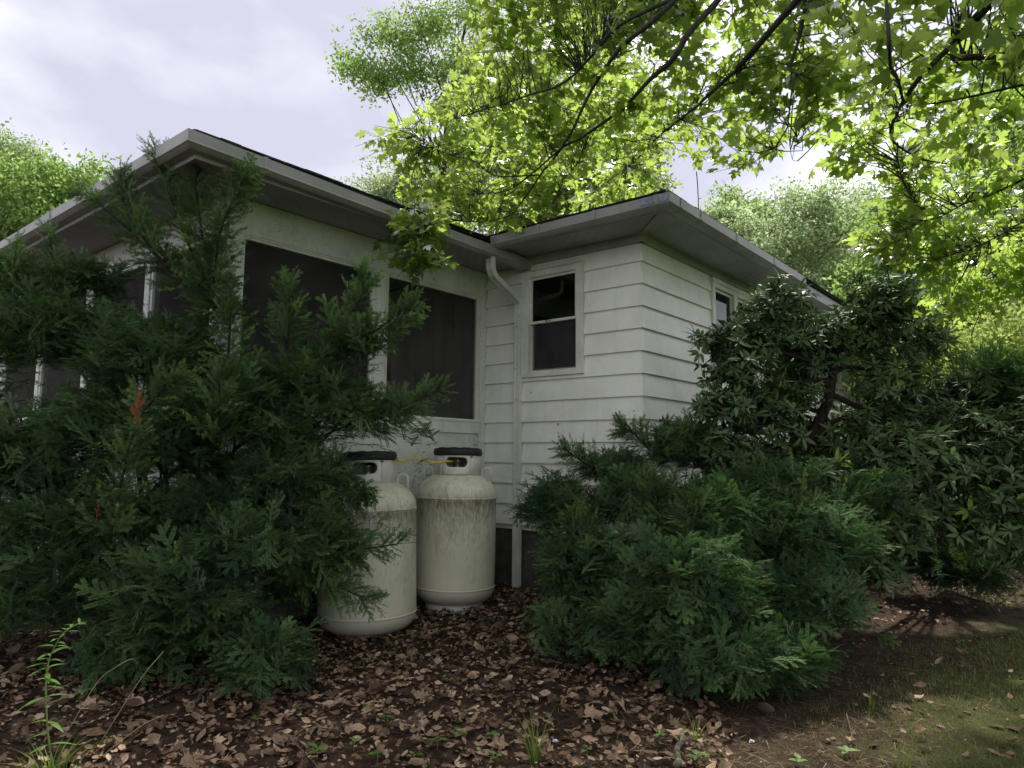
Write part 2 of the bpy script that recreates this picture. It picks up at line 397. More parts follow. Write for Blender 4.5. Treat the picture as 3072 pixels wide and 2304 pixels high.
# lap siding, one object per board
def board(along, a, b, zb, zt, ytop, ybot, sgn):
    m = MB(); tk = .028
    def P(s, off, z): return (s, -off, z) if along == 'x' else (LB + off, s, z)
    m.hexa([P(a, ybot - tk, zb), P(b, ybot - tk, zb), P(b, ybot, zb), P(a, ybot, zb), P(a, ytop - tk + .006, zt), P(b, ytop - tk + .006, zt), P(b, ytop + .006, zt), P(a, ytop + .006, zt)])
    me = m.build('siding_board', 'siding_paint', house)
    return me
zs = [Z0 - ECOURSE * i for i in range(13)]
for i, zb in enumerate(zs):
    top = zs[i - 1] + .012 if i else 3.262
    sk = .004 * (random.random() - .5)
    for a, b, c, d in cut((.012, LB - .018, zb, top), WINS_F):
        k0 = (c - zb) / (top - zb); k1 = (d - zb) / (top - zb)
        board('x', a, b, c + (sk if c == zb else 0) * .4, d, .004 + .034 * (1 - k1), .004 + .034 * (1 - k0), 1)
    for a, b, c, d in cut((-.0, 5.28, zb, top), WINS_R):
        a = max(a, .002)
        k0 = (c - zb) / (top - zb); k1 = (d - zb) / (top - zb)
        board('y', a, b, c, d, .004 + .034 * (1 - k1), .004 + .034 * (1 - k0), 1)
    # corner cap
    m = MB(); e0, e1 = .0405, .017
    m.hexa([(LB - .034, -e0, zb - .003), (LB + e0, -e0, zb - .003), (LB + e0, .03, zb - .003), (LB + e0 - .003, .03, zb - .003),
            (LB - .034, -e1, top - .012), (LB + e1, -e1, top - .012), (LB + e1, .03, top - .012), (LB + e1 - .003, .03, top - .012)])
    m.build('corner_cap', 'siding_paint', house)
# frieze, soffits, fascia
fr = MB(); fr.box((.0, -.042, 3.258), (LB + .042, -.0005, 3.336)); fr.box((LB + .0005, -.0415, 3.258), (LB + .0422, 5.30, 3.336)); fr.build('frieze_board', 'frieze_paint', house)
def slab(name, poly, z, th, m):
    n = len(poly); b = MB(); b.add([(x, y, z) for x, y in poly] + [(x, y, z + th) for x, y in poly],
        [tuple(range(n - 1, -1, -1)), tuple(range(n, 2 * n))] + [(i, (i + 1) % n, n + (i + 1) % n, n + i) for i in range(n)])
    return b.build(name, m, house)
ZS_B, ZS_P = 3.335, 3.272
OV = .485
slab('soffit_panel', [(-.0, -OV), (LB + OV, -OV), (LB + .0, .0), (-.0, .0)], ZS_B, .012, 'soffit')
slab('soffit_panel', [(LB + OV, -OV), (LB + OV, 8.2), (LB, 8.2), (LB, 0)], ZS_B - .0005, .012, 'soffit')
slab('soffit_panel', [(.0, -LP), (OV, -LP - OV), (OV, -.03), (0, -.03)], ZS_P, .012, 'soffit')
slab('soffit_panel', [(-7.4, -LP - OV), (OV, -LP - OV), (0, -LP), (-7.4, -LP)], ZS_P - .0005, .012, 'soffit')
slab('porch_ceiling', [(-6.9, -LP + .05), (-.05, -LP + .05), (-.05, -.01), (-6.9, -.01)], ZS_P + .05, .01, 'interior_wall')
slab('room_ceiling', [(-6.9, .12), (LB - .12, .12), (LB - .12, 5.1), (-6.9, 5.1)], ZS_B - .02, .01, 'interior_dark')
def strip(name, p, q, wdt, th, m):
    p = np.array(p, float); q = np.array(q, float); t = (q - p) / np.linalg.norm(q - p); sd = np.cross(t, (0, 0, 1)) * wdt / 2; u = np.array([0, 0, -th])
    b = MB(); b.hexa([p - sd + u, q - sd + u, q + sd + u, p + sd + u, p - sd, q - sd, q + sd, p + sd]); return b.build(name, m, house)
strip('soffit_trim', (LB + .01, -.01, ZS_B - .002), (LB + OV - .01, -OV + .01, ZS_B - .002), .045, .012, 'frieze_paint')
strip('soffit_trim', (.01, -LP - .01, ZS_P - .002), (OV - .01, -LP - OV + .01, ZS_P - .002), .05, .012, 'frieze_paint')
fa = MB(); z0, z1 = 3.305, 3.425
fa.box((.05, -OV - .02, z0), (LB + OV + .02, -OV, z1)); fa.box((LB + OV, -OV + .0005, z0), (LB + OV + .0195, 8.2, z1)); fa.build('fascia', 'gutter_paint', house)
fa = MB(); z0, z1 = 3.235, 3.375
fa.box((-7.4, -LP - OV - .02, z0), (OV + .02, -LP - OV, z1)); fa.box((OV, -LP - OV + .0005, z0), (OV + .0195, -.035, z1)); fa.build('fascia', 'gutter_paint', house)
# gutters
GP = [(0, .0), (.060, 0), (.078, .010), (.092, .020), (.101, .024), (.103, .030), (.099, .036), (.093, .040), (.095, .060), (.098, .098), (.099, .106), (.090, .106), (.088, .062), (.060, .02), (.012, .016), (.012, .1), (0, .1)]
def gutter_path(pts, outs, zs_):
    fr = []
    for (x, y), o, z in zip(pts, outs, zs_): fr.append(((x, y, z), (o[0], o[1], 0), (0, 0, 1)))
    return fr
gB = [(.56, -OV - .02), (LB + OV + .02, -OV - .02), (LB + OV + .02, 2.79)]
oB = [(0, -1), (1, -1), (1, 0)]
zB = 3.310
MB().sweep(GP, gutter_path([gB[0], gB[1]], [oB[0], oB[1]], [zB, zB])).build('gutter', 'gutter_paint', house)
MB().sweep(GP, gutter_path([gB[1], gB[2]], [oB[1], oB[2]], [zB, zB])).build('gutter', 'gutter_paint', house)
gA = [(-7.4, -LP - OV - .02), (OV + .02, -LP - OV - .02), (OV + .02, -.085)]
zA = [3.268, 3.268, 3.205]
MB().sweep(GP, gutter_path([gA[0], gA[1]], [oB[0], oB[1]], zA[:2])).build('gutter', 'gutter_paint', house)
MB().sweep(GP, gutter_path([gA[1], gA[2]], [oB[1], oB[2]], zA[1:])).build('gutter', 'gutter_paint', house)
GJ = [(a * 1.04 + .003, b * 1.05 - .003) for a, b in GP[:11]] + [(.080, .112), (.0, .112)]
def joint(p, o, z, wd=.035, prof=GJ, name='gutter_joint', m='gutter_paint'):
    d = np.array([-o[1], o[0], 0.]) * wd / 2; p = np.array([p[0], p[1], z])
    MB().sweep(prof, [(p - d, (*o, 0), (0, 0, 1)), (p + d, (*o, 0), (0, 0, 1))]).build(name, m, house)
for x in (.60, 1.14, 1.74, 2.33): joint((x, -OV - .02), (0, -1), zB, .05 if x < 1 else .03)
for y in (-.40, -.02, .75, 1.75): joint((LB + OV + .02, y), (1, 0), zB, .03)
for y in (-3.0, -1.55): joint((OV + .02, y), (1, 0), 3.268 - .063 * (y + 3.43) / 3.35, .028)
for y in (-.78, -.66, -.30, -.12): joint((OV + .02, y), (1, 0), 3.268 - .063 * (y + 3.43) / 3.35, .035)
for x in (.12, -.55, -1.9, -3.6): joint((x, -LP - OV - .02), (0, -1), 3.268, .03)
# end cap box, corner patch
box('end_cap', (OV + .02, -.09, 3.205), (OV + .118, -.031, 3.30), 'gutter_paint', house)
pt = MB(); pt.box((LB + OV - .15, -OV - .02 - .1003, 3.352), (LB + OV + .10, -OV - .02 - .0985, 3.405)); pt.build('gutter_patch', 'patch_metal', house)
# roofs with a shingle edge
def roof_hip(x0, x1, y0, y1, z, s, name, ext=0.):
    wd = min(x1 - x0, y1 - y0) / 2; b = MB(); zr = z + wd * s; th = .032
    if (x1 - x0) > (y1 - y0): r0, r1 = (x0 + wd, (y0 + y1) / 2), (x1 - wd, (y0 + y1) / 2)
    else: r0, r1 = ((x0 + x1) / 2, y0 + wd), ((x0 + x1) / 2, y1 - wd)
    V = [(x0, y0, z), (x1, y0, z), (x1, y1, z), (x0, y1, z)]
    V = [(x, y, z - th) for x, y, z in V] + V + [(*r0, zr), (*r1, zr)]
    if (x1 - x0) > (y1 - y0): R = [(4, 5, 9, 8), (5, 6, 9), (6, 7, 8, 9), (7, 4, 8)]
    else: R = [(4, 5, 8), (5, 6, 9, 8), (6, 7, 9), (7, 4, 8, 9)]
    b.add(V, R + [(0, 1, 5, 4), (1, 2, 6, 5), (2, 3, 7, 6), (3, 0, 4, 7), (3, 2, 1, 0)])
    return b.build(name, 'shingle', house)
roof = roof_hip(-8, LB + OV + .055, -OV - .055, 8.3, 3.462, .30, 'roof')
roof2 = roof_hip(-7.5, OV + .055, -LP - OV - .055, 3.0, 3.412, .30, 'roof')
# shingle course edge: irregular tabs along the eaves that show above the gutters
def tabs(p, q, z, n, parent):
    p = np.array([*p, z], float); q = np.array([*q, z], float); L = np.linalg.norm(q - p); t = (q - p) / L; nrm = np.array([t[1], -t[0], 0])
    x = 0
    while x < L:
        wd = .15 + .03 * random.random(); a = p + t * (x + .003); b = p + t * min(L, x + wd); k = .012 + .012 * random.random(); h = .008 + .006 * random.random()
        o = MB().hexa([a, b, b + nrm * k, a + nrm * k, a + np.array([0, 0, h]), b + np.array([0, 0, h]), b + nrm * k + np.array([0, 0, h]), a + nrm * k + np.array([0, 0, h])]).build('shingle', 'shingle', house)
        x += wd
tabs((.45, -OV - .056), (LB + OV + .05, -OV - .056), 3.448, 0, roof)
tabs((LB + OV + .056, -OV - .05), (LB + OV + .056, 5.0), 3.448, 0, roof)
tabs((OV + .056, -LP - OV - .05), (OV + .056, -.6), 3.398, 0, roof2)
# porch frame (posts, header, sill, lower panels), face towards +x
def porch_face():
    mk = lambda n, a, b, m='porch_paint', bv=.003: box(n, a, b, m, house, bv)
    mk('corner_post', (-.19, -LP, .25), (-.0, -LP + .13, 2.999))
    mk('header', (-.10, -LP + .001, 3.0), (-.004, -.001, 3.27))
    mk('mullion_post', (-.10, -1.505, 1.667), (-.004, -1.385, 2.999))
    mk('end_post', (-.10, -.105, .25), (.006, -.0, 2.999))
    mk('sill_board', (-.12, -2.814, 1.55), (.008, -.107, 1.664))
    mk('sill_cap', (-.12, -2.813, 1.6645), (.016, -.1075, 1.676))
    for a, b in ((-2.813, -1.51), (-1.38, -.108)):
        for nm, lo, hi in (('bead', (-.06, a, 1.677), (-.018, a + .034, 2.997)), ('bead', (-.06, b - .034, 1.677), (-.018, b, 2.997)),
                           ('bead', (-.06, a + .035, 2.964), (-.018, b - .035, 2.998)), ('bead', (-.06, a + .035, 1.677), (-.018, b - .035, 1.698))):
            mk(nm, lo, hi, 'porch_paint', .002)
        for lo, hi in (((-.0178, a, 1.677), (-.008, a + .014, 2.997)), ((-.0178, b - .014, 1.677), (-.008, b, 2.997)), ((-.0178, a + .015, 2.984), (-.008, b - .015, 2.998))):
            mk('screen_moulding', lo, hi, 'trim_paint', 0)
        box('screen', (-.0405, a + .03, 1.69), (-.0395, b - .03, 2.97), 'screen', house)
    box('lower_panel', (-.10, -2.813, .25), (-.012, -.107, 1.548), 'panel_paint', house)
    box('skirt_board', (-.09, -LP + .02, .02), (-.02, -.02, .25), 'foundation', house)
    # face towards -y
    Y = -LP
    mk('header', (-7.2, Y + .004, 3.0), (-.101, Y + .10, 3.27))
    xs = [-.19, -1.29, -1.38, -2.62, -2.71, -3.95, -4.04, -5.28, -5.37, -6.7]
    for i in range(1, len(xs) - 1, 2): mk('mullion_post', (xs[i + 1], Y + .004, 1.667), (xs[i], Y + .10, 2.999))
    mk('sill_board', (-6.9, Y - .008, 1.55), (-.192, Y + .12, 1.664)); mk('sill_cap', (-6.9, Y - .016, 1.6645), (-.193, Y + .12, 1.676))
    box('lower_panel', (-6.9, Y + .012, .25), (-.192, Y + .10, 1.548), 'panel_paint', house)
    box('skirt_board', (-6.9, Y + .02, .02), (-.19, Y + .09, .25), 'foundation', house)
    for i in range(0, len(xs), 2):
        b, a = xs[i] - .002, xs[i + 1] + .002
        for lo, hi in (((a, Y + .018, 1.677), (a + .034, Y + .06, 2.997)), ((b - .034, Y + .018, 1.677), (b, Y + .06, 2.997)), ((a + .035, Y + .018, 2.964), (b - .035, Y + .06, 2.998)), ((a + .035, Y + .018, 1.677), (b - .035, Y + .06, 1.698))):
            mk('bead', lo, hi, 'porch_paint', .002)
        box('screen', (a + .03, Y + .0395, 1.69), (b - .03, Y + .0405, 2.97), 'screen', house)
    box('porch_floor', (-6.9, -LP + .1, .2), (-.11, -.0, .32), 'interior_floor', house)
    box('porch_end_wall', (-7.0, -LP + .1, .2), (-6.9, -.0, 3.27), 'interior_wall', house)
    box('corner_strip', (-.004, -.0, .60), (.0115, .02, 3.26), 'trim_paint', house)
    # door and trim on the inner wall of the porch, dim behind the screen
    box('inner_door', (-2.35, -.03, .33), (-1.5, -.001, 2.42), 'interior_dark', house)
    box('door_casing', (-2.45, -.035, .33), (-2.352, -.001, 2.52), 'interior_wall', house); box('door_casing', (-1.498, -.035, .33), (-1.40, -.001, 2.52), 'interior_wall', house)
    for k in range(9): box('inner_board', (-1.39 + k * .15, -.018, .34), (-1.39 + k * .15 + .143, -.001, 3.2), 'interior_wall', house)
porch_face()
# things standing in the porch, seen through the screen
sh = empty('storage_shelf', (-.75, -.55, .32), 'dim metal shelf behind the porch screen beside the mullion post', 'shelf')
for dx in (-.28, .28):
    for dy in (-.15, .15): box('upright', (dx - .012, dy - .012, 0), (dx + .012, dy + .012, 1.75), 'zinc', sh)
for z in (.1, .6, 1.1, 1.6): box('shelf_board', (-.266, -.137, z), (.266, .137, z + .02), 'zinc', sh)
bx = box('storage_box', (-.95, -.66, 1.941), (-.72, -.45, 2.06), 'cardboard'); tag(bx, 'small box on top of the dim porch shelf', 'box')
bx = box('paper_tag', (-.1, -1.372, 2.20), (-.06, -1.368, 2.235), 'paper_white'); bx.location = (.0, .012, .0); tag(bx, 'small white paper tag fixed beside the porch mullion post', 'paper')

# windows
def window_front():
    x0, x1, zb, zt = WINS_F[0]
    w = bpy.data.objects.new('window', None); COL.objects.link(w); w.parent = house; w.location = ((x0 + x1) / 2, 0, zb)
    ox, oz = (x0 + x1) / 2, zb
    def b(n, X0, X1, Y0, Y1, Z0_, Z1_, m='trim_paint', bv=.003): return box(n, (X0 - ox, Y0, Z0_ - oz), (X1 - ox, Y1, Z1_ - oz), m, w, bv)
    c = .062
    b('casing', x0 - .012, x0 + c, -.055, .10, zb + .012, zt); b('casing', x1 - c, x1 + .012, -.055, .10, zb + .012, zt)
    b('casing', x0 - .018, x1 + .018, -.058, .10, zt + .001, zt + .012); b('casing', x0 + c + .001, x1 - c - .001, -.045, .10, zt - c, zt)
    b('sill', x0 - .03, x1 + .03, -.065, .10, zb - .02, zb + .011); b('sill', x0 + c + .001, x1 - c - .001, -.05, .10, zb + .012, zb + .035)
    b('backband', x0 - .020, x0 - .0125, -.062, -.02, zb + .012, zt); b('backband', x1 + .0125, x1 + .020, -.062, -.02, zb + .012, zt)
    i0, i1 = x0 + c + .001, x1 - c - .001; zm = 2.655
    # upper sash outside, lower sash set back
    for nm, y, a, d in (('upper_sash', -.026, zm - .016, zt - c - .001), ('lower_sash', .004, zb + .036, zm + .016)):
        s = MB(); t = .026
        s.box((i0 - ox, y, a - oz), (i0 + t - ox, y + .028, d - oz)); s.box((i1 - t - ox, y, a - oz), (i1 - ox, y + .028, d - oz))
        s.box((i0 + t - ox, y + .0005, a - oz), (i1 - t - ox, y + .0275, a + t - oz)); s.box((i0 + t - ox, y + .0005, d - t - oz), (i1 - t - ox, y + .0275, d - oz))
        so_ = s.build(nm, 'trim_paint', w)
        box('pane', (i0 + t - ox, y + .013, a + t - oz), (i1 - t - ox, y + .017, d - t - oz), 'glass', w)
    b('meeting_rail', i0 + .0005, i1 - .0005, -.036, -.0265, zm - .014, zm + .012, 'rail_paint', .002)
    # chipped paint on the rail, latch
    for x, wd in ((.80, .02), (.83, .035), (1.17, .015), (1.155, .01)): b('paint_chip', x, x + wd, -.0368, -.0362, zm - .012 + .01 * random.random(), zm + .002 + .01 * random.random(), 'dirt_black', 0)
    b('latch', 1.150, 1.166, -.031, -.0265, 3.03, 3.052, 'paper_white', .001)
    b('insect_screen', i0 + .02, i1 - .02, -.008, -.007, zb + .05, zm - .018, 'screen', 0)
window_front()
def window_right():
    y0, y1, zb, zt = WINS_R[0]; ym = (y0 + y1) / 2 + .0
    for k, (a, d) in enumerate(((y0, 2.07), (2.07, y1))):
        w = bpy.data.objects.new('window', None); COL.objects.link(w); w.parent = house; w.location = (LB, (a + d) / 2, zb); oy, oz = (a + d) / 2, zb
        def b(n, Y0, Y1, X0, X1, Z0_, Z1_, m='trim_paint', bv=.003): return box(n, (X0, Y0 - oy, Z0_ - oz), (X1, Y1 - oy, Z1_ - oz), m, w, bv)
        c = .05
        b('casing', a - (.012 if k == 0 else -.0005), a + c, -.1, .055, zb + .012, zt); b('casing', d - c, d + (.012 if k else -.0005), -.1, .055, zb + .012, zt)
        b('casing', a + c + .001, d - c - .001, -.1, .054, zt - .05, zt); b('sill', a - .02 if k == 0 else a + .001, d + .02 if k else d, -.1, .06, zb - .02, zb + .011)
        i0, i1 = a + c + .001, d - c - .001; zm = (zb + zt) / 2
        for nm, x, q, r in (('upper_sash', .018, zm - .016, zt - .051), ('lower_sash', -.012, zb + .012, zm + .016)):
            s = MB(); t = .026
            s.box((x - .028, i0 - oy, q - oz), (x, i0 + t - oy, r - oz)); s.box((x - .028, i1 - t - oy, q - oz), (x, i1 - oy, r - oz))
            s.box((x - .0275, i0 + t - oy, q - oz), (x - .0005, i1 - t - oy, q + t - oz)); s.box((x - .0275, i0 + t - oy, r - t - oz), (x - .0005, i1 - t - oy, r - oz))
            s.build(nm, 'trim_paint', w)
            box('pane', (x - .017, i0 + t - oy, q + t - oz), (x - .013, i1 - t - oy, r - t - oz), 'glass', w)
    box('head_casing', (LB - .05, y0 - .014, zt + .001), (LB + .06, y1 + .014, zt + .05), 'trim_paint', house, .003)
window_right()
# downspout
def downspout():
    prof = [(-.038, -.026), (-.02, -.026), (-.014, -.023), (.014, -.023), (.02, -.026), (.038, -.026), (.038, .026), (-.038, .026)]
    def seg(name, pts, parent=house):
        fr = []; P = [np.array(p, float) for p in pts]
        for i, p in enumerate(P):
            t = P[min(i + 1, len(P) - 1)] - P[max(i - 1, 0)]; t /= np.linalg.norm(t)
            x = np.array([1., 0, 0]); x = x - t * (x @ t); x /= np.linalg.norm(x); y = np.cross(t, x)
            if y[1] > 0: y = -y
            fr.append((p, x, -y))
        return MB().sweep(prof, fr).build(name, 'gutter_paint' if 0 else 'trim_paint', parent)
    d = seg('downspout', [(.472, -.052, 2.83), (.472, -.052, 2.0), (.474, -.052, 1.2), (.476, -.052, .05)])
    a = [(.545, -.575, 3.235), (.545, -.575, 3.15), (.543, -.565, 3.105), (.538, -.535, 3.065), (.53, -.49, 3.04)]
    e1 = seg('elbow', a, d); e1.scale = (1, 1, 1)
    seg('diagonal_pipe', [(.531, -.50, 3.046), (.48, -.10, 2.90)], d)
    seg('elbow', [(.485, -.135, 2.915), (.478, -.085, 2.89), (.473, -.058, 2.86), (.472, -.0525, 2.80)], d)
    for z in (2.63, 1.885):
        m = MB(); m.box((.430, -.0805, z - .016), (.514, -.0765, z + .016)); m.box((.5145, -.08, z - .016), (.518, -.02, z + .016)); m.box((.4255, -.08, z - .016), (.4295, -.02, z + .016)); m.box((.5185, -.024, z - .016), (.55, -.0195, z + .016))
        m.build('strap', 'trim_paint', d)
    for p in ((.50, -.079, 2.74), (.472, -.0822, 2.63), (.537, -.0255, 2.63), (.472, -.0822, 1.885), (.537, -.0255, 1.885), (.56, -.604, 3.17), (.455, -.079, 2.2)):
        m = MB(); m.tube([(p[0], p[1] + .002, p[2]), (p[0], p[1] - .002, p[2])], .005, 8); m.build('rivet', 'dirt_black', d)
downspout()
# back porch posts beyond the far corner
for y in (5.75, 6.5, 7.3): box('back_porch_post', (LB - .14, y, .2), (LB - .02, y + .10, 3.33), 'porch_paint', house)
box('back_porch_rail', (LB - .12, 5.31, 1.2), (LB - .04, 8.0, 1.28), 'porch_paint', house)
box('back_porch_wall', (LB - 2.6, 8.0, .2), (LB - .02, 8.1, 3.33), 'porch_paint', house)
box('back_porch_floor', (LB - 2.6, 5.31, .1), (LB - .02, 7.99, .3), 'foundation', house)
# plants and a bare stem that sprout in the gutter, a mark on the siding
for q, (x, y, z) in enumerate(((.95, -.0195, 1.62), (1.78, -.0205, 1.73), (.62, -.018, 1.95))):
    b = box('paint_chip', (x, y - .017, z), (x + .006, y - .006, z + (.022 if q == 0 else .01)), 'dirt_black', house)

# ------------------------------------------------------------------ propane tanks
def make_tank(name, loc, tilt, r, hole_ang, label, sc=1.):
    T = empty(name, loc, label, 'propane tank', 'propane tanks against the porch wall'); T.rotation_euler = tilt; T.scale = (sc,) * 3
    def lathe(nm, prof, m, n=64, par=T):
        b = MB(); V = []; F = []
        for (a, z) in prof:
            for k in range(n): V.append((a * math.cos(2 * math.pi * k / n), a * math.sin(2 * math.pi * k / n), z))
        for i in range(len(prof) - 1):
            for k in range(n): F.append((i * n + k, i * n + (k + 1) % n, (i + 1) * n + (k + 1) % n, (i + 1) * n + k))
        b.add(V, F); return b.build(nm, m, par, smooth=True)
    def dome(zc, h, up, n=14):
        out = []
        for i in range(n + 1):
            a = i / n * math.pi / 2
            p = 2.35
            out.append((r * abs(math.cos(a)) ** (2 / p), zc + (h if up else -h) * abs(math.sin(a)) ** (2 / p)))
        return out
    zb, zt = .185, .945
    prof = [(max(.004, a), z) for a, z in dome(zb, .175, False)[::-1]] + [(r, zb + .02), (r, .5), (r, .8), (r, zt - .02)] + [(max(.004, a), z) for a, z in dome(zt, .225, True)]
    body = lathe('body', prof, 'tank')
    for z in (zb, zt):
        lathe('weld_seam', [(r - .002, z - .009), (r + .004, z - .006), (r + .006, z), (r + .004, z + .006), (r - .002, z + .009)], 'tank', par=body)
    lathe('foot_ring', [(.235, -.04), (.25, -.04), (.25, .05), (.235, .05)], 'tank_collar')
    # collar with an oval hand hole and notched lower edge
    rc, z0, z1 = .205, 1.145, 1.325; hw, hh, zc = .098, .043, 1.255
    b = MB(); NH = 48; pa = .135 / rc
    def cp(s, z, rr=rc): a = hole_ang + s / rr * 1.0; return (rr * math.cos(a), rr * math.sin(a), z)
    hole = []; outer = []
    for k in range(NH):
        a = 2 * math.pi * k / NH; cx, sy_ = math.cos(a), math.sin(a)
        L = hw - hh
        # stadium outline
        t = (abs(cx), abs(sy_))
        if abs(sy_) * 1e-9 + abs(cx) < 1e-6: hx, hz = 0, math.copysign(hh, sy_)
        else:
            u = hh / max(abs(sy_), 1e-6)
            if abs(cx) * u <= L: hx, hz = cx * u, sy_ * u
            else:
                bq = abs(cx) * L; cq = L * L - hh * hh; rr = bq + math.sqrt(max(bq * bq - cq, 0)); hx, hz = cx * rr, sy_ * rr
        hole.append((hx, zc + hz))
        u = min(.135 / max(abs(cx), 1e-6), 1e9); tz = (z1 - zc) if sy_ > 0 else (zc - z0)
        u = min(u, tz / max(abs(sy_), 1e-6)); outer.append((cx * u, zc + sy_ * u))
    V = []; F = []
    for j in range(4):
        for (h, o) in zip(hole, outer):
            t = j / 3; V.append(cp(h[0] + (o[0] - h[0]) * t, h[1] + (o[1] - h[1]) * t))
    for j in range(3):
        for k in range(NH): F.append((j * NH + k, j * NH + (k + 1) % NH, (j + 1) * NH + (k + 1) % NH, (j + 1) * NH + k))
    b.add(V, F)
    s0, s1 = .135, 2 * math.pi * rc - .135; n = 60; V = []; F = []
    for i in range(n + 1):
        s = s0 + (s1 - s0) * i / n
        notch = .02 if math.sin((s + .3) * 24) > .55 else 0
        for z in (z0 - .035 + notch, zc, z1): V.append(cp(s, z))
    for i in range(n):
        for j in range(2): F.append((i * 3 + j, (i + 1) * 3 + j, (i + 1) * 3 + j + 1, i * 3 + j + 1))
    b.add(V, F)
    # two legs of the front panel
    for s in (-.12, .12):
        b.add([cp(s - .02, z0 - .035), cp(s + .02, z0 - .035), cp(s + .02, z0), cp(s - .02, z0)], [(0, 1, 2, 3)])
    c = b.build('collar', 'tank_collar', T, smooth=True)
    md = c.modifiers.new('thick', 'SOLIDIFY'); md.thickness = .005; md.offset = -1
    MB().box((-.0125, -.001, -.0035), (.0125, .004, .0035))
    sl_ = MB(); A = [cp(.125, 1.297, rc + .001), cp(.150, 1.297, rc + .001), cp(.150, 1.306, rc + .001), cp(.125, 1.306, rc + .001)]
    B2 = [tuple(np.array(p) * (1.008, 1.008, 1)) for p in A]; sl_.hexa([A[0], A[1], B2[1], B2[0], A[3], A[2], B2[2], B2[3]]); sl_.build('slot', 'dirt_black', T)
    lathe('valve', [(.001, 1.13), (.045, 1.13), (.045, 1.17), (.03, 1.2), (.028, 1.25), (.038, 1.255), (.036, 1.285), (.001, 1.286)], 'zinc', 20)
    lid = lathe('lid', [(.16, 1.315), (.212, 1.312), (.217, 1.322), (.217, 1.352), (.210, 1.368), (.18, 1.378), (.1, 1.381), (.001, 1.382)], 'black_rubber', 40)
    for v in lid.data.vertices:
        if v.co.z > 1.34: v.co.z += .006 * math.sin(9 * v.co.x * 5 + 3) * math.cos(v.co.y * 37)
        v.co.z += .012 * (v.co.x * .6 - v.co.y * .3)
    # lifting lugs: half rings standing on the shoulder
    for a in (hole_ang + math.radians(92), hole_ang - math.radians(98)):
        rd = np.array([math.cos(a), math.sin(a), 0]); upv = np.array([0, 0, 1.]); base = rd * .262 + upv * 1.13; P = [base - upv * .05 - rd * .036]
        for k in range(15):
            th = math.pi - math.pi * 1.1 * (k / 14) + .05 * math.pi; P.append(base + upv * (.036 + .040 * math.sin(th)) + rd * .040 * math.cos(th))
        P.append(base - upv * .06 + rd * .036)
        MB().tube(P, .0085, 8).build('lifting_lug', 'tank_collar', T, smooth=True)
    # small bits of debris stuck on the shoulder
    return T
T2P = (.515, -.965, .012); T1P = (.50, -1.90, -.075)
a2 = math.atan2(CAM[1] - T2P[1], CAM[0] - T2P[0]); a1 = math.atan2(CAM[1] - T1P[1], CAM[0] - T1P[0])
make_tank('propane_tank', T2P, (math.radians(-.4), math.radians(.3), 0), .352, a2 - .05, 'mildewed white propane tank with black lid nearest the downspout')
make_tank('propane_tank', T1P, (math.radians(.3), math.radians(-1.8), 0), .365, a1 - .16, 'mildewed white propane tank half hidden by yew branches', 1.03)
def on_tank(P, a, rr, z): return np.array([P[0] + rr * math.cos(a), P[1] + rr * math.sin(a), P[2] + z])
hp = [on_tank(T1P, a1 + 1.2, .19, 1.36), on_tank(T1P, a1 + 1.22, .245, 1.353), px(1250, 1376, 5.95), px(1300, 1387, 5.93), on_tank(T2P, a2 - .40, .218, 1.262), on_tank(T2P, a2 - .25, .10, 1.26)]
hs = MB().tube(spline(hp, 8), .0095, 10).build('gas_hose', 'hose_yellow', None, smooth=True)
tag(hs, 'yellow gas hose running between the two propane tank collars', 'hose')

# ------------------------------------------------------------------ foliage prototypes (v, f, tip)
def rotz(a): c, s = math.cos(a), math.sin(a); return np.array([[c, -s, 0], [s, c, 0], [0, 0, 1.]])
def norm(a): return a / (np.linalg.norm(a, axis=-1, keepdims=True) + 1e-9)
def frames(g, n):
    """rotation matrices with x along g and z close to n"""
    g = norm(g); n = n - g * np.sum(n * g, -1, keepdims=True); n = norm(n); y = np.cross(n, g)
    return np.stack([g, y, n], -1)
def join(name, protos, pos, rot, scl, which, m, parent=None, tints=None):
    V, F, Cc = [], [], []; off = 0
    tints = rng.random(len(pos)) if tints is None else tints
    for k, (pv, pf, pt) in enumerate(protos):
        i = np.nonzero(which == k)[0]
        if not len(i): continue
        v = np.einsum('nij,vj->nvi', rot[i], pv) * scl[i][:, None, None] + pos[i][:, None, :]
        f = pf[None] + (np.arange(len(i)) * len(pv))[:, None, None] + off
        c = np.ones((len(i), len(pv), 4), np.float32); c[..., 0] = tints[i][:, None]; c[..., 1] = pt[None]; c[..., 2] = 0
        V.append(v.reshape(-1, 3)); F.append(f.reshape(-1, pf.shape[1])); Cc.append(c.reshape(-1, 4)); off += len(i) * len(pv)
    o = link(name, np_mesh(name, np.concatenate(V), np.concatenate(F), np.concatenate(Cc)), m, parent); return o
def proto_mesh(name, pr, m):
    v, f, t = pr; c = np.zeros((len(v), 4), np.float32); c[:, 1] = t; c[:, 3] = 1
    me = np_mesh(name, v, f, c); me.materials.append(MAT[m]); return me
def place(name, me, pos, rot, s, parent):
    o = bpy.data.objects.new(name, me); COL.objects.link(o); o.parent = parent
    Mx = Matrix.Identity(4)
    for i in range(3):
        for j in range(3): Mx[i][j] = float(rot[i][j] * s)
        Mx[i][3] = float(pos[i])
    o.matrix_local = Mx; return o

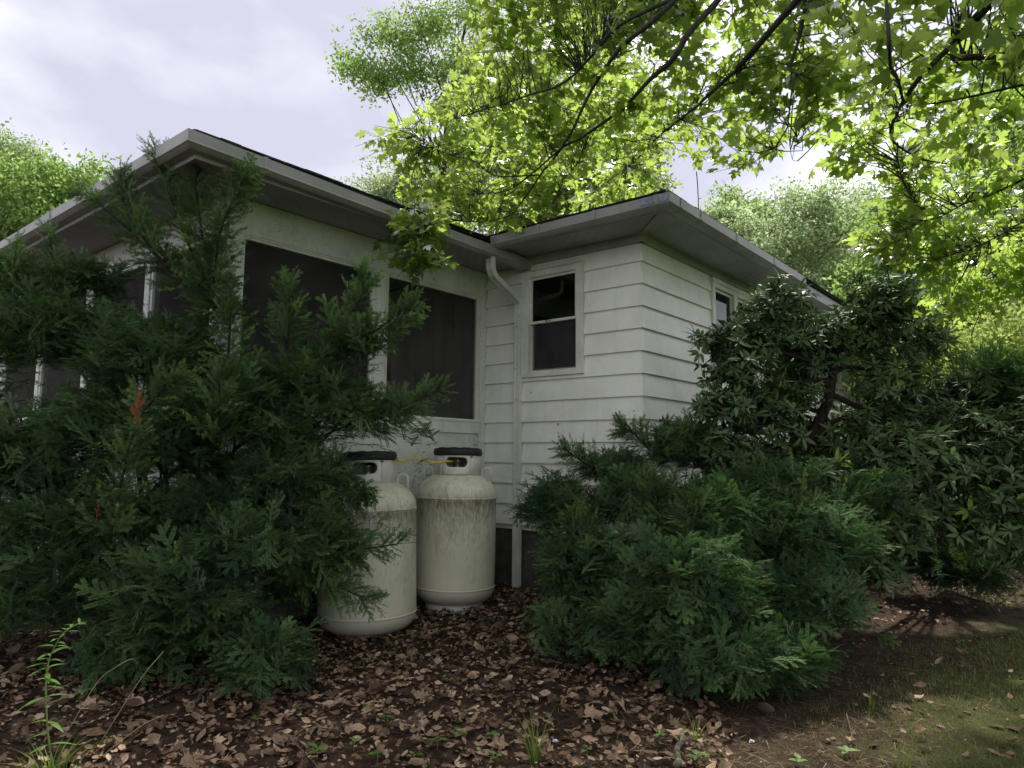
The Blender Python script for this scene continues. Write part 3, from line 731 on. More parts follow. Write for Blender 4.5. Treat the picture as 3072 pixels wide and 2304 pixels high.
def yew_shoot(seed, L=.26, nside=7, side=.11, upright=False, new=0., st=1., wn=1.):
    """a feathered twig along +x: needles in two ranks on stem and side twigs"""
    r = np.random.default_rng(seed); V = []; F = []; T = []
    def needles(P, D, up, ln, t0, t1, step=.0040, radial=False):
        n = max(2, int(np.linalg.norm(P[-1] - P[0]) / (step * st))); b = len(V)
        for k in range(n):
            s = (k + .5) / n; q = s * (len(P) - 1); i = min(int(q), len(P) - 2); p = P[i] + (P[i + 1] - P[i]) * (q - i); d = D[i]
            sd = np.cross(up, d)
            for sg in (-1, 1):
                l = ln * (1 - .35 * s ** 4) * (.75 + .4 * r.random()) * min(1, .5 + s * 3)
                if radial: a = r.random() * 6.283; dirn = d * .55 + (sd * math.cos(a) + up * math.sin(a)) * .9
                else: dirn = sg * sd * (.85 + .1 * r.random()) + d * (.55 + .25 * r.random()) + up * (.25 * r.random() + .05) * (1 - .6 * (r.random() < .2))
                dirn = dirn / np.linalg.norm(dirn); tip = p + dirn * l; wv = np.cross(dirn, up + .3 * r.normal(size=3)); wv = wv / np.linalg.norm(wv) * .0021 * wn
                j = len(V); m = p + dirn * l * .45
                V.extend([p, m + wv, tip, m - wv]); F.extend([(j, j + 1, j + 2), (j, j + 2, j + 3)])
                t = t0 + (t1 - t0) * s ** 2; T.extend([t * .7, t, t, t])
    def stem(P, w0):
        for a, b in zip(P[:-1], P[1:]):
            j = len(V); w = np.array([0, w0, 0]); z = np.array([0, 0, w0]); V.extend([a + w, a - w, b, a + z]); F.extend([(j, j + 1, j + 2), (j + 1, j + 3, j + 2), (j + 3, j, j + 2)]); T.extend([.0] * 4)
    n = 7; droop = (r.random() - .35) * .3; bend = (r.random() - .5) * .25
    P = [np.array([L * i / n, bend * L * (i / n) ** 2, -droop * L * (i / n) ** 2]) for i in range(n + 1)]
    D = [norm(P[i + 1] - P[i]) for i in range(n)]
    up = np.array([0, 0, 1.])
    needles(P, D, up, .0235, 0, new, radial=upright); stem(P, .0022)
    for k in range(nside):
        s = .12 + .75 * (k + .4 * r.random()) / nside; sg = 1 if k % 2 else -1
        i = int(s * n); p = P[i] + (P[i + 1] - P[i]) * (s * n - i); l = side * (1.15 - .65 * s) * (.7 + .6 * r.random())
        d = norm(D[i] * .75 + sg * np.array([0, .75, 0]) + np.array([0, 0, .18 * r.normal() + (.25 if upright else 0)]))
        Q = [p + d * l * j / 3 + np.array([0, 0, -.12 * l * (j / 3) ** 2]) for j in range(4)]; E = [norm(Q[j + 1] - Q[j]) for j in range(3)]
        needles(Q, E, up, .0200, 0, new * .8, .0042); stem(Q, .0015)
    return np.array(V), np.array(F, np.int32), np.array(T, np.float32)
YEW = [yew_shoot(s, .22 + .02 * (s % 4), 6 + s % 2, .10, False, (.18, .30, .40, .20, .55, .26)[s % 6]) for s in range(6)]
YEW_UP = [yew_shoot(20 + s, .26, 3, .06, True, (.5, .2, .85)[s]) for s in range(3)]
YEW_IN = [yew_shoot(40 + s, .26, 6, .12, False, 0, 2.0, 1.7) for s in range(3)]
YALL = YEW + YEW_UP + YEW_IN

def ellip_leaf(L, Wd, fold=.25, curl=.25, seg=3):
    """pointed oval leaf along +x, two halves folded about the midrib"""
    xs = np.linspace(0, 1, seg + 2); V = [(0, 0, 0)]; F = []; w = [0] + [math.sin(math.pi * x ** .8) * Wd / 2 for x in xs[1:-1]] + [0]
    mids = []; ls = []; rs = []
    for x, ww in zip(xs[1:-1], w[1:-1]):
        z = -curl * L * x * x; b = len(V); V += [(x * L, 0, z), (x * L, ww, z + fold * ww), (x * L, -ww, z + fold * ww)]; mids.append(b); ls.append(b + 1); rs.append(b + 2)
    V.append((L, 0, -curl * L)); e = len(V) - 1
    F += [(0, mids[0], ls[0]), (0, rs[0], mids[0])]
    for i in range(len(mids) - 1):
        F += [(mids[i], mids[i + 1], ls[i]), (mids[i + 1], ls[i + 1], ls[i]), (mids[i], rs[i], mids[i + 1]), (rs[i], rs[i + 1], mids[i + 1])]
    F += [(mids[-1], e, ls[-1]), (mids[-1], rs[-1], e)]
    return np.array(V, float), np.array(F, np.int32), np.zeros(len(V), np.float32)
RLEAF = [ellip_leaf(.096, .030, .22, .22, 2), ellip_leaf(.084, .027, .3, .35, 2)]
def whorl(seed, n=9, new=0.):
    r = np.random.default_rng(seed); V = []; F = []; T = []; parts = []
    for k in range(n):
        v, f, t = RLEAF[k % 2]; az = 2 * math.pi * (k * .382) + .3 * r.normal(); el = math.radians(8 + 28 * (k / n) - 26 * (r.random() < .25) + 10 * r.normal())
        s = .75 + .4 * r.random(); c, sn = math.cos(el), math.sin(el); Ry = np.array([[c, 0, -sn], [0, 1, 0], [sn, 0, c]]); R = rotz(az) @ Ry
        off = R @ np.array([.008, 0, 0]) + np.array([0, 0, .002 * k])
        parts.append((k % 2, R, s, off)); b = sum(len(x) for x in V); V.append(v @ R.T * s + off); F.append(f + b); T.append(np.full(len(v), new))
    return (np.concatenate(V), np.concatenate(F), np.concatenate(T).astype(np.float32)), parts
WH = [whorl(s, 8 + s % 3, (0, 0, 0, .0, .75)[s % 5] if s % 5 == 4 else 0) for s in range(5)]

def maple_leaf():
    half = [(0, 0), (.10, -.03), (.20, -.10), (.30, -.02), (.46, .02), (.36, .12), (.38, .20), (.52, .30), (.56, .44), (.40, .38), (.26, .36), (.20, .42), (.24, .60), (.20, .70), (.10, .72), (.0, 1.0)]
    # x across, y along -> leaf along +x
    R = [(y, x) for x, y in half]; L = [(y, -x) for x, y in half[1:-1]]
    out = R + L[::-1]; n = len(out)
    V = [(.30, 0, 0)] + [(a - 0.0, b, 0.) for a, b in out]; V = np.array(V, float)
    V[:, 2] = -.30 * (V[:, 0] - .3) ** 2 - .35 * np.abs(V[:, 1]) ** 1.5 + .10 * np.abs(V[:, 1])
    F = [(0, 1 + i, 1 + (i + 1) % n) for i in range(n)]
    # petiole
    b = len(V); V = np.concatenate([V, [(-.45, .006, .12), (-.45, -.006, .12), (.02, 0, 0)]]); F.append((b, b + 1, b + 2))
    return V * np.array([1, 1, 1.]), np.array(F, np.int32), np.zeros(len(V), np.float32)
ML = maple_leaf()
MLB = (ML[0] * np.array([.95, 1.1, -1.6]), ML[1], ML[2]); MLC = (ML[0] * np.array([1.05, .85, 2.3]), ML[1], ML[2])
MLEAF = [ML, MLB, MLC]

def limb(name, P, r0, r1, m, parent, n=8, pw=1.):
    P = spline(P, 5); k = len(P); R = [r1 + (r0 - r1) * (1 - i / (k - 1)) ** pw for i in range(k)]
    return MB().tube(P, R, n).build(name, m, parent, smooth=True)

def in_house(P):
    x, y, z = P[:, 0], P[:, 1], P[:, 2]
    a = (x < .04) & (y > -LP - .04) & (z < 3.45); b = (x < LB + .05) & (y > -.05) & (z < 3.5) & (y < 8.2)
    c = (x < OV + .12) & (y > -LP - OV - .12) & (z > 3.22) & (z < 3.6); d = (x < LB + OV + .12) & (y > -OV - .12) & (z > 3.26) & (z < 3.6)
    t = (np.hypot(x - T1P[0], y - T1P[1]) < .39) & (z < 1.1); t2 = (np.hypot(x - T2P[0], y - T2P[1]) < .38) & (z < 1.42)
    return a | b | c | d | t | t2
def sample_lobes(lobes, n, shell=.5, zlow=.04, under=-.55):
    """points on the outer shell of a union of ellipsoids, with outward directions"""
    C = np.array([l[0] for l in lobes]); R = np.array([l[1] for l in lobes]); w = np.array([(r[0] * r[1] + r[1] * r[2] + r[0] * r[2]) for r in R]); w /= w.sum()
    P = np.zeros((0, 3)); G = np.zeros((0, 3)); tries = 0
    while len(P) < n and tries < 30:
        tries += 1
        k = rng.choice(len(C), n, p=w); d = norm(rng.normal(size=(n, 3))); ok = d[:, 2] > under
        rr = 1 - shell * rng.random(n) ** 1.8; p = C[k] + d * R[k] * rr[:, None]; g = norm(d / R[k])
        q = (p[:, None] - C[None]) / R[None]; dd = np.linalg.norm(q, axis=2); dd[np.arange(n), k] = 9
        ok &= (dd.min(1) > .72) | (rng.random(n) < .12)
        ok &= (p[:, 2] > zlow) & ~in_house(p)
        P = np.concatenate([P, p[ok]]); G = np.concatenate([G, g[ok]])
    return P[:n], G[:n]
def L(x, y, d, rx, rz, ry=None):
    return (px(x, y, d), np.array([rx, ry or rx, rz]))
def scatter(name, meshes, pos, rot, scl, which, parent):
    """one part of kind stuff: many small shoots set on points by geometry nodes"""
    n = len(pos); me = bpy.data.meshes.new(name); me.vertices.add(n); me.vertices.foreach_set('co', np.asarray(pos, np.float32).ravel())
    eu = np.stack([np.arctan2(rot[:, 2, 1], rot[:, 2, 2]), np.arcsin(np.clip(-rot[:, 2, 0], -1, 1)), np.arctan2(rot[:, 1, 0], rot[:, 0, 0])], 1).astype(np.float32)
    a = me.attributes.new('turn', 'FLOAT_VECTOR', 'POINT'); a.data.foreach_set('vector', eu.ravel())
    a = me.attributes.new('size', 'FLOAT', 'POINT'); a.data.foreach_set('value', np.asarray(scl, np.float32))
    a = me.attributes.new('kind_index', 'INT', 'POINT'); a.data.foreach_set('value', np.asarray(which, np.int32))
    o = link(name, me, None, parent); o['kind'] = 'stuff'
    t = bpy.data.node_groups.new(name + '_nodes', 'GeometryNodeTree')
    t.interface.new_socket('Geometry', in_out='INPUT', socket_type='NodeSocketGeometry'); t.interface.new_socket('Geometry', in_out='OUTPUT', socket_type='NodeSocketGeometry')
    gi, go = N(t, 'NodeGroupInput'), N(t, 'NodeGroupOutput'); jn = N(t, 'GeometryNodeJoinGeometry')
    def attr(nm, ty): q = N(t, 'GeometryNodeInputNamedAttribute', data_type=ty); q.inputs['Name'].default_value = nm; return q.outputs['Attribute']
    tu = N(t, 'FunctionNodeEulerToRotation'); t.links.new(attr('turn', 'FLOAT_VECTOR'), tu.inputs[0]); sz = attr('size', 'FLOAT'); ki = attr('kind_index', 'INT')
    for k, pm in enumerate(meshes):
        po = bpy.data.objects.new(name + '_source', pm); oi = N(t, 'GeometryNodeObjectInfo'); oi.inputs['Object'].default_value = po
        cp = N(t, 'FunctionNodeCompare', data_type='INT', operation='EQUAL'); t.links.new(ki, cp.inputs[2]); cp.inputs[3].default_value = k
        ip = N(t, 'GeometryNodeInstanceOnPoints'); t.links.new(gi.outputs[0], ip.inputs['Points']); t.links.new(cp.outputs[0], ip.inputs['Selection']); t.links.new(oi.outputs['Geometry'], ip.inputs['Instance'])
        t.links.new(tu.outputs[0], ip.inputs['Rotation']); t.links.new(sz, ip.inputs['Scale']); t.links.new(ip.outputs[0], jn.inputs[0])
    t.links.new(jn.outputs[0], go.inputs[0]); md = o.modifiers.new('shoots', 'NODES'); md.node_group = t
    return o
def conifer(name, label, cat, base, lobes, n, leaders=(), size=1., up=.35, nparts=300, dead=(), trunk_r=.035, group=None, droop=0., fill=.7):
    base = np.asarray(base, float); T = empty(name, base, label, cat, group)
    loc = lambda p: np.asarray(p) - base
    # boughs: fans of flat sprays that leave the shell outwards and arch over
    NB = 8; B, G = sample_lobes(lobes, n // NB)
    out = G.copy(); out[:, 2] = out[:, 2] * .35 + up; out = norm(out + rng.normal(size=B.shape) * .25)
    side = norm(np.cross(out, [0, 0, 1.])); bs = .8 + .5 * rng.random(len(B)); btint = rng.random(len(B))
    P, g, nrm, which, scl, tint = [], [], [], [], [], []
    for k in range(NB):
        row = (k + 1) // 2; sg = 1 if k % 2 else -1
        fwd = (.0 if k == 0 else .075 * row) * bs; ang = (0 if k == 0 else sg * (.35 + .22 * row)) + rng.normal(size=len(B)) * .15
        P.append(B - out * (fwd + .10)[:, None] + side * (sg * .022 * row * (k > 0)) + rng.normal(size=B.shape) * .018)
        d = out * np.cos(ang)[:, None] + side * np.sin(ang)[:, None]; d[:, 2] += rng.normal(size=len(B)) * .16 - droop - .10 * row * .5
        g.append(norm(d)); nrm.append(np.array([0, 0, 1.]) + out * .25 + rng.normal(size=B.shape) * .22); which.append(rng.integers(0, 6, len(B))); scl.append(size * bs * (1.0 - .06 * row) * (.75 + .35 * rng.random(len(B)))); tint.append(np.clip(btint + rng.normal(size=len(B)) * .15, 0, .999))
    P, g, nrm, which, scl, tint = map(np.concatenate, (P, g, nrm, which, scl, tint)); pos = P
    top = np.tile(G[:, 2] > .45, NB) & (rng.random(len(P)) < .035); which[top] = rng.integers(6, 9, top.sum())
    g[top] = norm(np.array([0, 0, 1.]) + rng.normal(size=(top.sum(), 3)) * .35)
    # coarser shoots fill the inside
    P2, G2 = sample_lobes([(c, r * .8) for c, r in lobes], int(n * fill), .8); ni = len(P2)
    g2 = norm(G2 * .6 + rng.normal(size=P2.shape) * .7); s2 = size * (1. + .4 * rng.random(ni))
    pos = np.concatenate([pos, P2 - g2 * .12]); g = np.concatenate([g, g2]); scl = np.concatenate([scl, s2]); which = np.concatenate([which, rng.integers(9, 12, ni)]); nrm = np.concatenate([nrm, np.array([0, 0, 1.]) + rng.normal(size=P2.shape) * .5]); tint = np.concatenate([tint, .35 * rng.random(ni)])
    E_p, E_g, E_w, E_s = [], [], [], []
    wood = MB(); trunkP = []
    for ld in leaders:
        pts = spline([px(*q) for q in ld], 7); k = len(pts)
        wood.tube([loc(p) for p in pts], [.010 * (1 - .85 * i / k) + .0015 for i in range(k)], 5)
        seg = np.array(pts); dl = norm(np.gradient(seg, axis=0))
        for i in range(k):
            for s in range(4):
                t = i / k; a = rng.random() * 6.28; o = np.cross(dl[i], [math.cos(a), math.sin(a), .2]); o = o / (np.linalg.norm(o) + 1e-6)
                E_p.append(seg[i]); E_g.append(norm(dl[i] * (.55 + .5 * t) + o * .8)); E_w.append(rng.integers(0, 6) if rng.random() < .3 else 6 + rng.integers(0, 3)); E_s.append(size * (1.25 - .60 * t) * (.7 + .5 * rng.random()))
        for q in range(3): E_p.append(seg[-1 - 2 * q]); E_g.append(dl[-1]); E_w.append(6 + rng.integers(0, 3)); E_s.append(size * .62)
    if E_p:
        e = np.array(E_g); pos = np.concatenate([pos, E_p]); g = np.concatenate([g, e]); which = np.concatenate([which, E_w]); scl = np.concatenate([scl, E_s]); nrm = np.concatenate([nrm, np.array([0, 0, 1.]) + rng.normal(size=e.shape) * .6]); tint = np.concatenate([tint, .5 + .5 * rng.random(len(e))])
    rot = frames(g, nrm)
    # wood: trunk stems from the base to the lobes, twigs from there to shoots
    for i, (c, r) in enumerate(lobes):
        b0 = base + rng.normal(size=3) * np.array([.14, .14, 0]); kx = (c - b0) * np.array([1, 1, 0]); mid = b0 + kx * .28 + np.array([0, 0, (c[2] - base[2]) * .45]) + rng.normal(size=3) * np.array([.12, .12, .06]); m2 = b0 + kx * .68 + np.array([0, 0, (c[2] - base[2]) * .78]) + rng.normal(size=3) * .09
        limb('branch', [loc(b0), loc(mid), loc(m2), loc(c + np.array([0, 0, r[2] * .35]))], trunk_r * (.45 + .5 * rng.random()), .005, 'bark_dark', T, 7)
    C = np.array([c for c, r in lobes])
    for i in rng.choice(len(P), min(len(P), 520), replace=False):
        j = np.argmin(np.linalg.norm(C - P[i], axis=1)); a = C[j] + (P[i] - C[j]) * .15; m_ = (a + pos[i]) / 2 + rng.normal(size=3) * .03
        wood.tube([loc(a), loc(m_), loc(pos[i])], [.005, .0035, .002], 4)
    wo_ = wood.build('twigs', 'bark_dark', T); wo_['kind'] = 'stuff'
    # largest in view as objects, the rest as one part
    X, Y, Wd = proj(pos); vis = (X > -50) & (X < 3120) & (Y > -50) & (Y < 2350) & (Wd > 1)
    key = np.where(vis & (which < 9), (np.abs(g @ FW) * .35 + Wd - .35 * g[:, 2] * 0) - scl * 2, 99); order = np.argsort(key); single = order[:nparts]; rest = order[nparts:]
    mes = [proto_mesh('shoot_mesh', p, 'yew_leaf') for p in YALL]; dm = proto_mesh('dead_shoot_mesh', YALL[6], 'yew_dead')
    for i in single: place('shoot', mes[which[i]], loc(pos[i]), rot[i], scl[i], T)
    for q in dead:
        p = px(*q[:3]); gg = norm(np.array([.1, .0, 1.])); o = place('dead_shoot', dm, loc(p), frames(gg[None], np.array([[1., 0, 0]]))[0], q[3], T); o['label'] = 'rust brown dead yew shoot'
    scatter('foliage', mes, pos[rest] - base, rot[rest], scl[rest], which[rest], T)
    return T

conifer('yew_bush', 'tall ragged dark yew bush reaching the eaves in front of the screened porch corner', 'yew bush', (*gp(420, 1860)[:2], 0),
    [L(150, 1010, 5.0, .55, .36), L(80, 1420, 4.7, .55, .50), L(430, 1080, 4.8, .46, .30), L(470, 1330, 4.6, .45, .28), L(200, 1750, 4.4, .60, .38), L(560, 1790, 4.1, .45, .36),
     L(700, 1240, 4.6, .45, .36), L(920, 1130, 4.9, .36, .24), L(1060, 1240, 4.85, .26, .07), L(1180, 1225, 4.85, .16, .05), L(850, 1420, 4.55, .32, .22), L(960, 1670, 4.45, .22, .18), L(760, 1620, 4.3, .36, .24),
     L(800, 1960, 3.95, .30, .20), L(640, 900, 4.8, .16, .18), L(270, 830, 5.1, .26, .18), L(40, 850, 5.2, .3, .2), L(560, 1060, 4.8, .28, .24), L(-160, 1300, 4.9, .45, .6), L(-150, 1800, 4.4, .4, .4), L(400, 1950, 4.05, .35, .15), L(1060, 1020, 4.95, .2, .12), L(330, 1560, 4.5, .4, .2), L(300, 1270, 4.7, .45, .3), L(620, 1500, 4.5, .3, .16), L(160, 1580, 4.5, .5, .3), L(1000, 1190, 4.85, .30, .2), L(1010, 1425, 4.6, .17, .12), L(970, 1570, 4.5, .18, .14), L(1060, 1650, 4.47, .13, .07), L(1090, 1490, 4.6, .10, .05), L(330, 1000, 4.95, .3, .22), L(840, 1280, 4.7, .3, .22), L(800, 1560, 4.75, .28, .22), L(690, 1440, 4.8, .28, .22), L(860, 1740, 4.6, .22, .16), L(520, 1560, 4.7, .3, .2)],
    6200,
    size=.78, leaders=[[(640, 900, 4.8), (560, 720, 4.8), (500, 560, 4.8), (468, 452, 4.8)], [(640, 900, 4.8), (606, 700, 4.8), (590, 570, 4.8), (588, 475, 4.8)], [(640, 860, 4.8), (660, 700, 4.75), (705, 590, 4.75), (742, 512, 4.7)],
             [(560, 860, 4.8), (440, 740, 4.85), (330, 640, 4.9), (245, 575, 4.9)], [(500, 800, 4.8), (420, 700, 4.8), (370, 600, 4.85), (362, 520, 4.85)], [(200, 930, 5.0), (160, 840, 5.0), (150, 700, 5.0)],
             [(680, 1150, 4.6), (690, 980, 4.6), (690, 830, 4.6)], [(860, 1050, 4.8), (870, 940, 4.8), (862, 850, 4.8)], [(1000, 1000, 4.9), (1080, 900, 4.9), (1095, 805, 4.9)], [(1080, 1030, 4.9), (1160, 970, 4.9), (1240, 920, 4.9)],
             [(1080, 1280, 4.8), (1210, 1220, 4.85), (1318, 1172, 4.85)], [(330, 1600, 3.95), (370, 1420, 3.92), (400, 1300, 3.9)], [(640, 1330, 4.3), (660, 1220, 4.3), (655, 1130, 4.3)], [(420, 1250, 4.2), (480, 1180, 4.2), (550, 1135, 4.2)], [(60, 900, 5.0), (40, 830, 5.0), (50, 740, 5.0)], [(860, 1620, 4.4), (1030, 1650, 4.42), (1190, 1632, 4.45)], [(880, 1680, 4.4), (990, 1750, 4.42), (1110, 1800, 4.45)], [(880, 1430, 4.55), (980, 1460, 4.58), (1070, 1495, 4.6)]],
    dead=[(404, 1290, 3.9, .85), (402, 1285, 3.9, .7), (408, 1280, 3.92, .7), (290, 1560, 3.95, .45)])
conifer('yew_bush', 'low spreading dark yew bush on the leaf litter below the house corner', 'yew bush', (*gp(2150, 1830)[:2], 0),
    [L(2150, 1960, 3.95, .42, .22), L(2060, 1740, 4.3, .52, .30), L(1780, 1690, 4.8, .44, .30), L(1680, 1520, 5.15, .36, .26), L(2140, 1560, 4.85, .50, .30), L(2420, 1620, 4.65, .46, .28), L(2590, 1490, 5.0, .30, .13),
     L(2440, 1790, 4.35, .36, .22), L(1720, 1860, 4.65, .34, .16), L(1930, 1880, 4.25, .40, .26), L(2330, 1960, 4.1, .34, .20), L(1920, 1500, 5.2, .42, .24), L(2300, 1450, 5.1, .4, .16)],
    3900, size=.76, up=.22, leaders=[[(2000, 1600, 4.9), (1960, 1490, 4.9), (1945, 1430, 4.9)], [(2060, 1640, 4.6), (2085, 1560, 4.6), (2085, 1510, 4.6)], [(1760, 1640, 4.8), (1730, 1590, 4.8), (1718, 1560, 4.8)], [(2480, 1560, 4.8), (2580, 1500, 4.9), (2680, 1430, 4.9)], [(2300, 1650, 4.6), (2400, 1560, 4.6), (2450, 1520, 4.6)]], group=None)
conifer('yew_bush', 'dark yew shrub pressed against the white siding of the house corner', 'yew bush', (*gp(2150, 1640)[:2], 0),
    [L(2060, 1340, 5.75, .36, .26), L(2230, 1420, 5.7, .40, .26), L(1850, 1400, 5.8, .28, .15), L(2360, 1500, 5.6, .3, .25)], 950, leaders=[[(1800, 1420, 5.8), (1740, 1380, 5.8), (1690, 1345, 5.8)], [(1950, 1350, 5.8), (1900, 1300, 5.8), (1870, 1285, 5.8)]], size=.76, up=.2)
conifer('hemlock', 'dark drooping hemlock boughs beyond the rhododendron', 'hemlock', (*gp(3150, 1600)[:2], 0),
    [L(2980, 1120, 6.2, .42, .05), L(3070, 1200, 6.0, .30, .05), L(3000, 1640, 6.6, .38, .30), L(2900, 1720, 6.3, .30, .16), L(3080, 1480, 6.4, .4, .3), L(2750, 1660, 6.8, .3, .12)], 480, size=1.15, up=-.05, droop=.35, trunk_r=.06)

def rhodo(name, label, base, trunk, lobes, n, size=1., nleaf=300, m='rhodo_leaf', yellow=0):
    base = np.asarray(base, float); T = empty(name, base, label, 'rhododendron'); loc = lambda p: np.asarray(p) - base
    P, G = sample_lobes([(c, r * 1.12) for c, r in lobes], n, .9, .1, -.9); P = P + rng.normal(size=P.shape) * .04
    g = norm(G * .7 + np.array([0, 0, .75]) + rng.normal(size=P.shape) * .35)      # whorl axis
    rot = frames(np.cross(g, norm(rng.normal(size=P.shape))), g)
    which = rng.choice(5, len(P), p=[.24, .24, .24, .24, .04]); scl = size * (.75 + .5 * rng.random(len(P)))
    if trunk: 
        tp = [base] + [px(*q) for q in trunk]
        limb('trunk', [loc(p) for p in tp], .062, .03, 'bark_dark', T, 10); q = [tp[1] + np.array([.03, 0, -.1]), tp[2] + np.array([-.10, .08, .05]), tp[3] + np.array([-.16, .1, .1]), tp[4] + np.array([-.22, .1, .25])]; limb('stem', [loc(p) for p in q], .03, .012, 'bark_dark', T, 8); q = [tp[2], tp[2] + RT * .25 + np.array([0, 0, .22]), tp[2] + RT * .5 + np.array([0, 0, .28])]; limb('stem', [loc(p) for p in q], .028, .012, 'bark_dark', T, 8)
    else: tp = [base, base + np.array([0, 0, .3])]
    tp = np.array(spline(tp, 5))
    C = np.array([c for c, r in lobes]); wood = MB()
    for c, r in lobes:
        a = tp[np.argmin(np.linalg.norm(tp - c, axis=1) + .25 * np.maximum(0, tp[:, 2] - c[2] + .1))]
        mid = (a + c) / 2 + rng.normal(size=3) * .07
        limb('branch', [loc(a), loc(mid), loc(c)], .028, .012, 'bark_dark', T, 6)
    for i in range(len(P)):
        if rng.random() < .6:
            j = np.argmin(np.linalg.norm(C - P[i], axis=1)); a = C[j] + rng.normal(size=3) * .04; md = (a + P[i]) / 2 + rng.normal(size=3) * .04
            wood.tube([loc(a), loc(md), loc(P[i])], [.008, .005, .003], 4)
    w_ = wood.build('twigs', 'bark_dark', T); w_['kind'] = 'stuff'
    X, Y, Wd = proj(P); vis = (X > 0) & (X < 3072) & (Y > 0) & (Y < 2304)
    order = np.argsort(np.where(vis, Wd - scl, 99)); k = 0; singles = []
    lm = [proto_mesh('leaf_mesh', p, m) for p in RLEAF]
    for i in order:
        if k >= nleaf: break
        singles.append(i)
        for (li, R, s, off) in WH[which[i]][1]:
            place('leaf', lm[li], loc(P[i] + rot[i] @ off * scl[i]), rot[i] @ R, s * scl[i], T); k += 1
    rest = np.setdiff1d(np.arange(len(P)), singles)
    fo = join('foliage', [x[0] for x in WH], P[rest] - base, rot[rest], scl[rest], which[rest], m, T); fo['kind'] = 'stuff'
    return T
rhodo('rhododendron', 'tree like rhododendron with bare dark trunk beside the right hand windows', (*gp(2345, 1640)[:2], 0) if 0 else (*px(2345, 1560, 5.75)[:2], 0),
      [(2360, 1450, 5.8), (2410, 1345, 5.85), (2450, 1276, 5.9), (2484, 1201, 5.9), (2501, 1103, 5.95), (2515, 1050, 5.95)],
      [L(2210, 1130, 5.7, .24, .26), L(2320, 950, 5.9, .26, .26), L(2640, 920, 6.1, .27, .26), L(2560, 1010, 6.1, .3, .14), L(2660, 1120, 6.1, .28, .26), L(2170, 1330, 5.65, .26, .18), L(2400, 1090, 6.2, .28, .22), L(2680, 870, 6.2, .16, .12), L(2300, 1240, 5.75, .26, .24), L(2300, 1400, 5.8, .25, .2), L(2470, 990, 6.1, .22, .10), L(2150, 1230, 5.6, .16, .12), L(2420, 1400, 6.1, .3, .25), L(2600, 1280, 6.2, .25, .2), L(2130, 1030, 5.75, .12, .1), L(2260, 1030, 5.8, .25, .2), L(2420, 1040, 6.0, .26, .16), L(2760, 1010, 6.3, .2, .2), L(2230, 1450, 5.8, .3, .16), L(2380, 1190, 6.0, .22, .18), L(2420, 1310, 6.2, .24, .16), L(2720, 1210, 6.2, .28, .2), L(2560, 1360, 6.1, .25, .16)], 2150)
rhodo('rhododendron', 'broad low rhododendron with pale leaf whorls and tangled bare lower branches', (*gp(2830, 1760)[:2], 0), None,
      [L(2500, 1470, 5.3, .36, .24), L(2690, 1400, 5.5, .42, .26), L(2900, 1340, 5.7, .42, .30), L(3060, 1480, 5.4, .35, .32), L(2640, 1560, 5.3, .30, .16), L(2900, 1560, 5.5, .34, .20), L(2750, 1290, 6.1, .34, .16), L(3000, 1280, 6.2, .34, .16), L(2560, 1350, 5.8, .3, .2), L(2480, 1640, 5.1, .2, .12), L(3180, 1350, 5.6, .35, .4), L(2600, 1700, 5.2, .22, .12), L(2860, 1200, 6.4, .3, .16), L(2990, 1180, 6.6, .3, .14), L(2650, 1300, 6.0, .28, .18)], 2500)

# ------------------------------------------------------------------ maple: limbs overhead, its crown reaching over the roof
MPOLY = np.array([(1398, -60), (1388, 60), (1413, 150), (1448, 200), (1378, 239), (1279, 298), (1199, 338), (1090, 428), (1124, 463), (1189, 472), (1174, 562), (1214, 622), (1164, 642), (1194, 746), (1224, 815), (1308, 796), (1318, 736), (1300, 700), (1448, 712), (1970, 567), (1990, 500), (2010, 440), (2050, 450), (2090, 488), (2170, 462), (2215, 550), (2280, 512), (2320, 472), (2360, 390), (2450, 398), (2445, 437), (2514, 522), (2544, 522), (2584, 472), (2628, 472), (2614, 557), (2634, 587), (2618, 671), (2580, 720), (2590, 760), (2700, 790), (2790, 880), (2750, 910), (2830, 950), (3010, 950), (3040, 900), (3400, 850), (3400, -500), (1398, -500)], float)
def in_poly(x, y, poly):
    r = np.zeros(len(x), bool); n = len(poly)
    for i in range(n):
        x1, y1 = poly[i]; x2, y2 = poly[(i + 1) % n]
        c = ((y1 > y) != (y2 > y)); r ^= c & (x < (x2 - x1) * (y - y1) / (y2 - y1 + 1e-12) + x1)
    return r
DK = np.array([(3072, 0, 2.7), (2700, 100, 2.9), (2400, 300, 4.0), (2300, 480, 4.8), (2000, 100, 4.3), (1700, 300, 5.5), (1300, 450, 6.3), (1400, 650, 6.6), (1250, 720, 5.7), (3000, 900, 5.6), (2800, 600, 4.9), (2900, 300, 3.6), (1450, 50, 5.2), (1900, 600, 7.2), (1150, 440, 6.0), (2550, 480, 4.8), (1230, 790, 5.6)])
def mdepth(x, y):
    d = (x[:, None] - DK[:, 0]) ** 2 + (y[:, None] - DK[:, 1]) ** 2; w = 1 / (d + 900) ** 1.5; return (w * DK[:, 2]).sum(1) / w.sum(1)
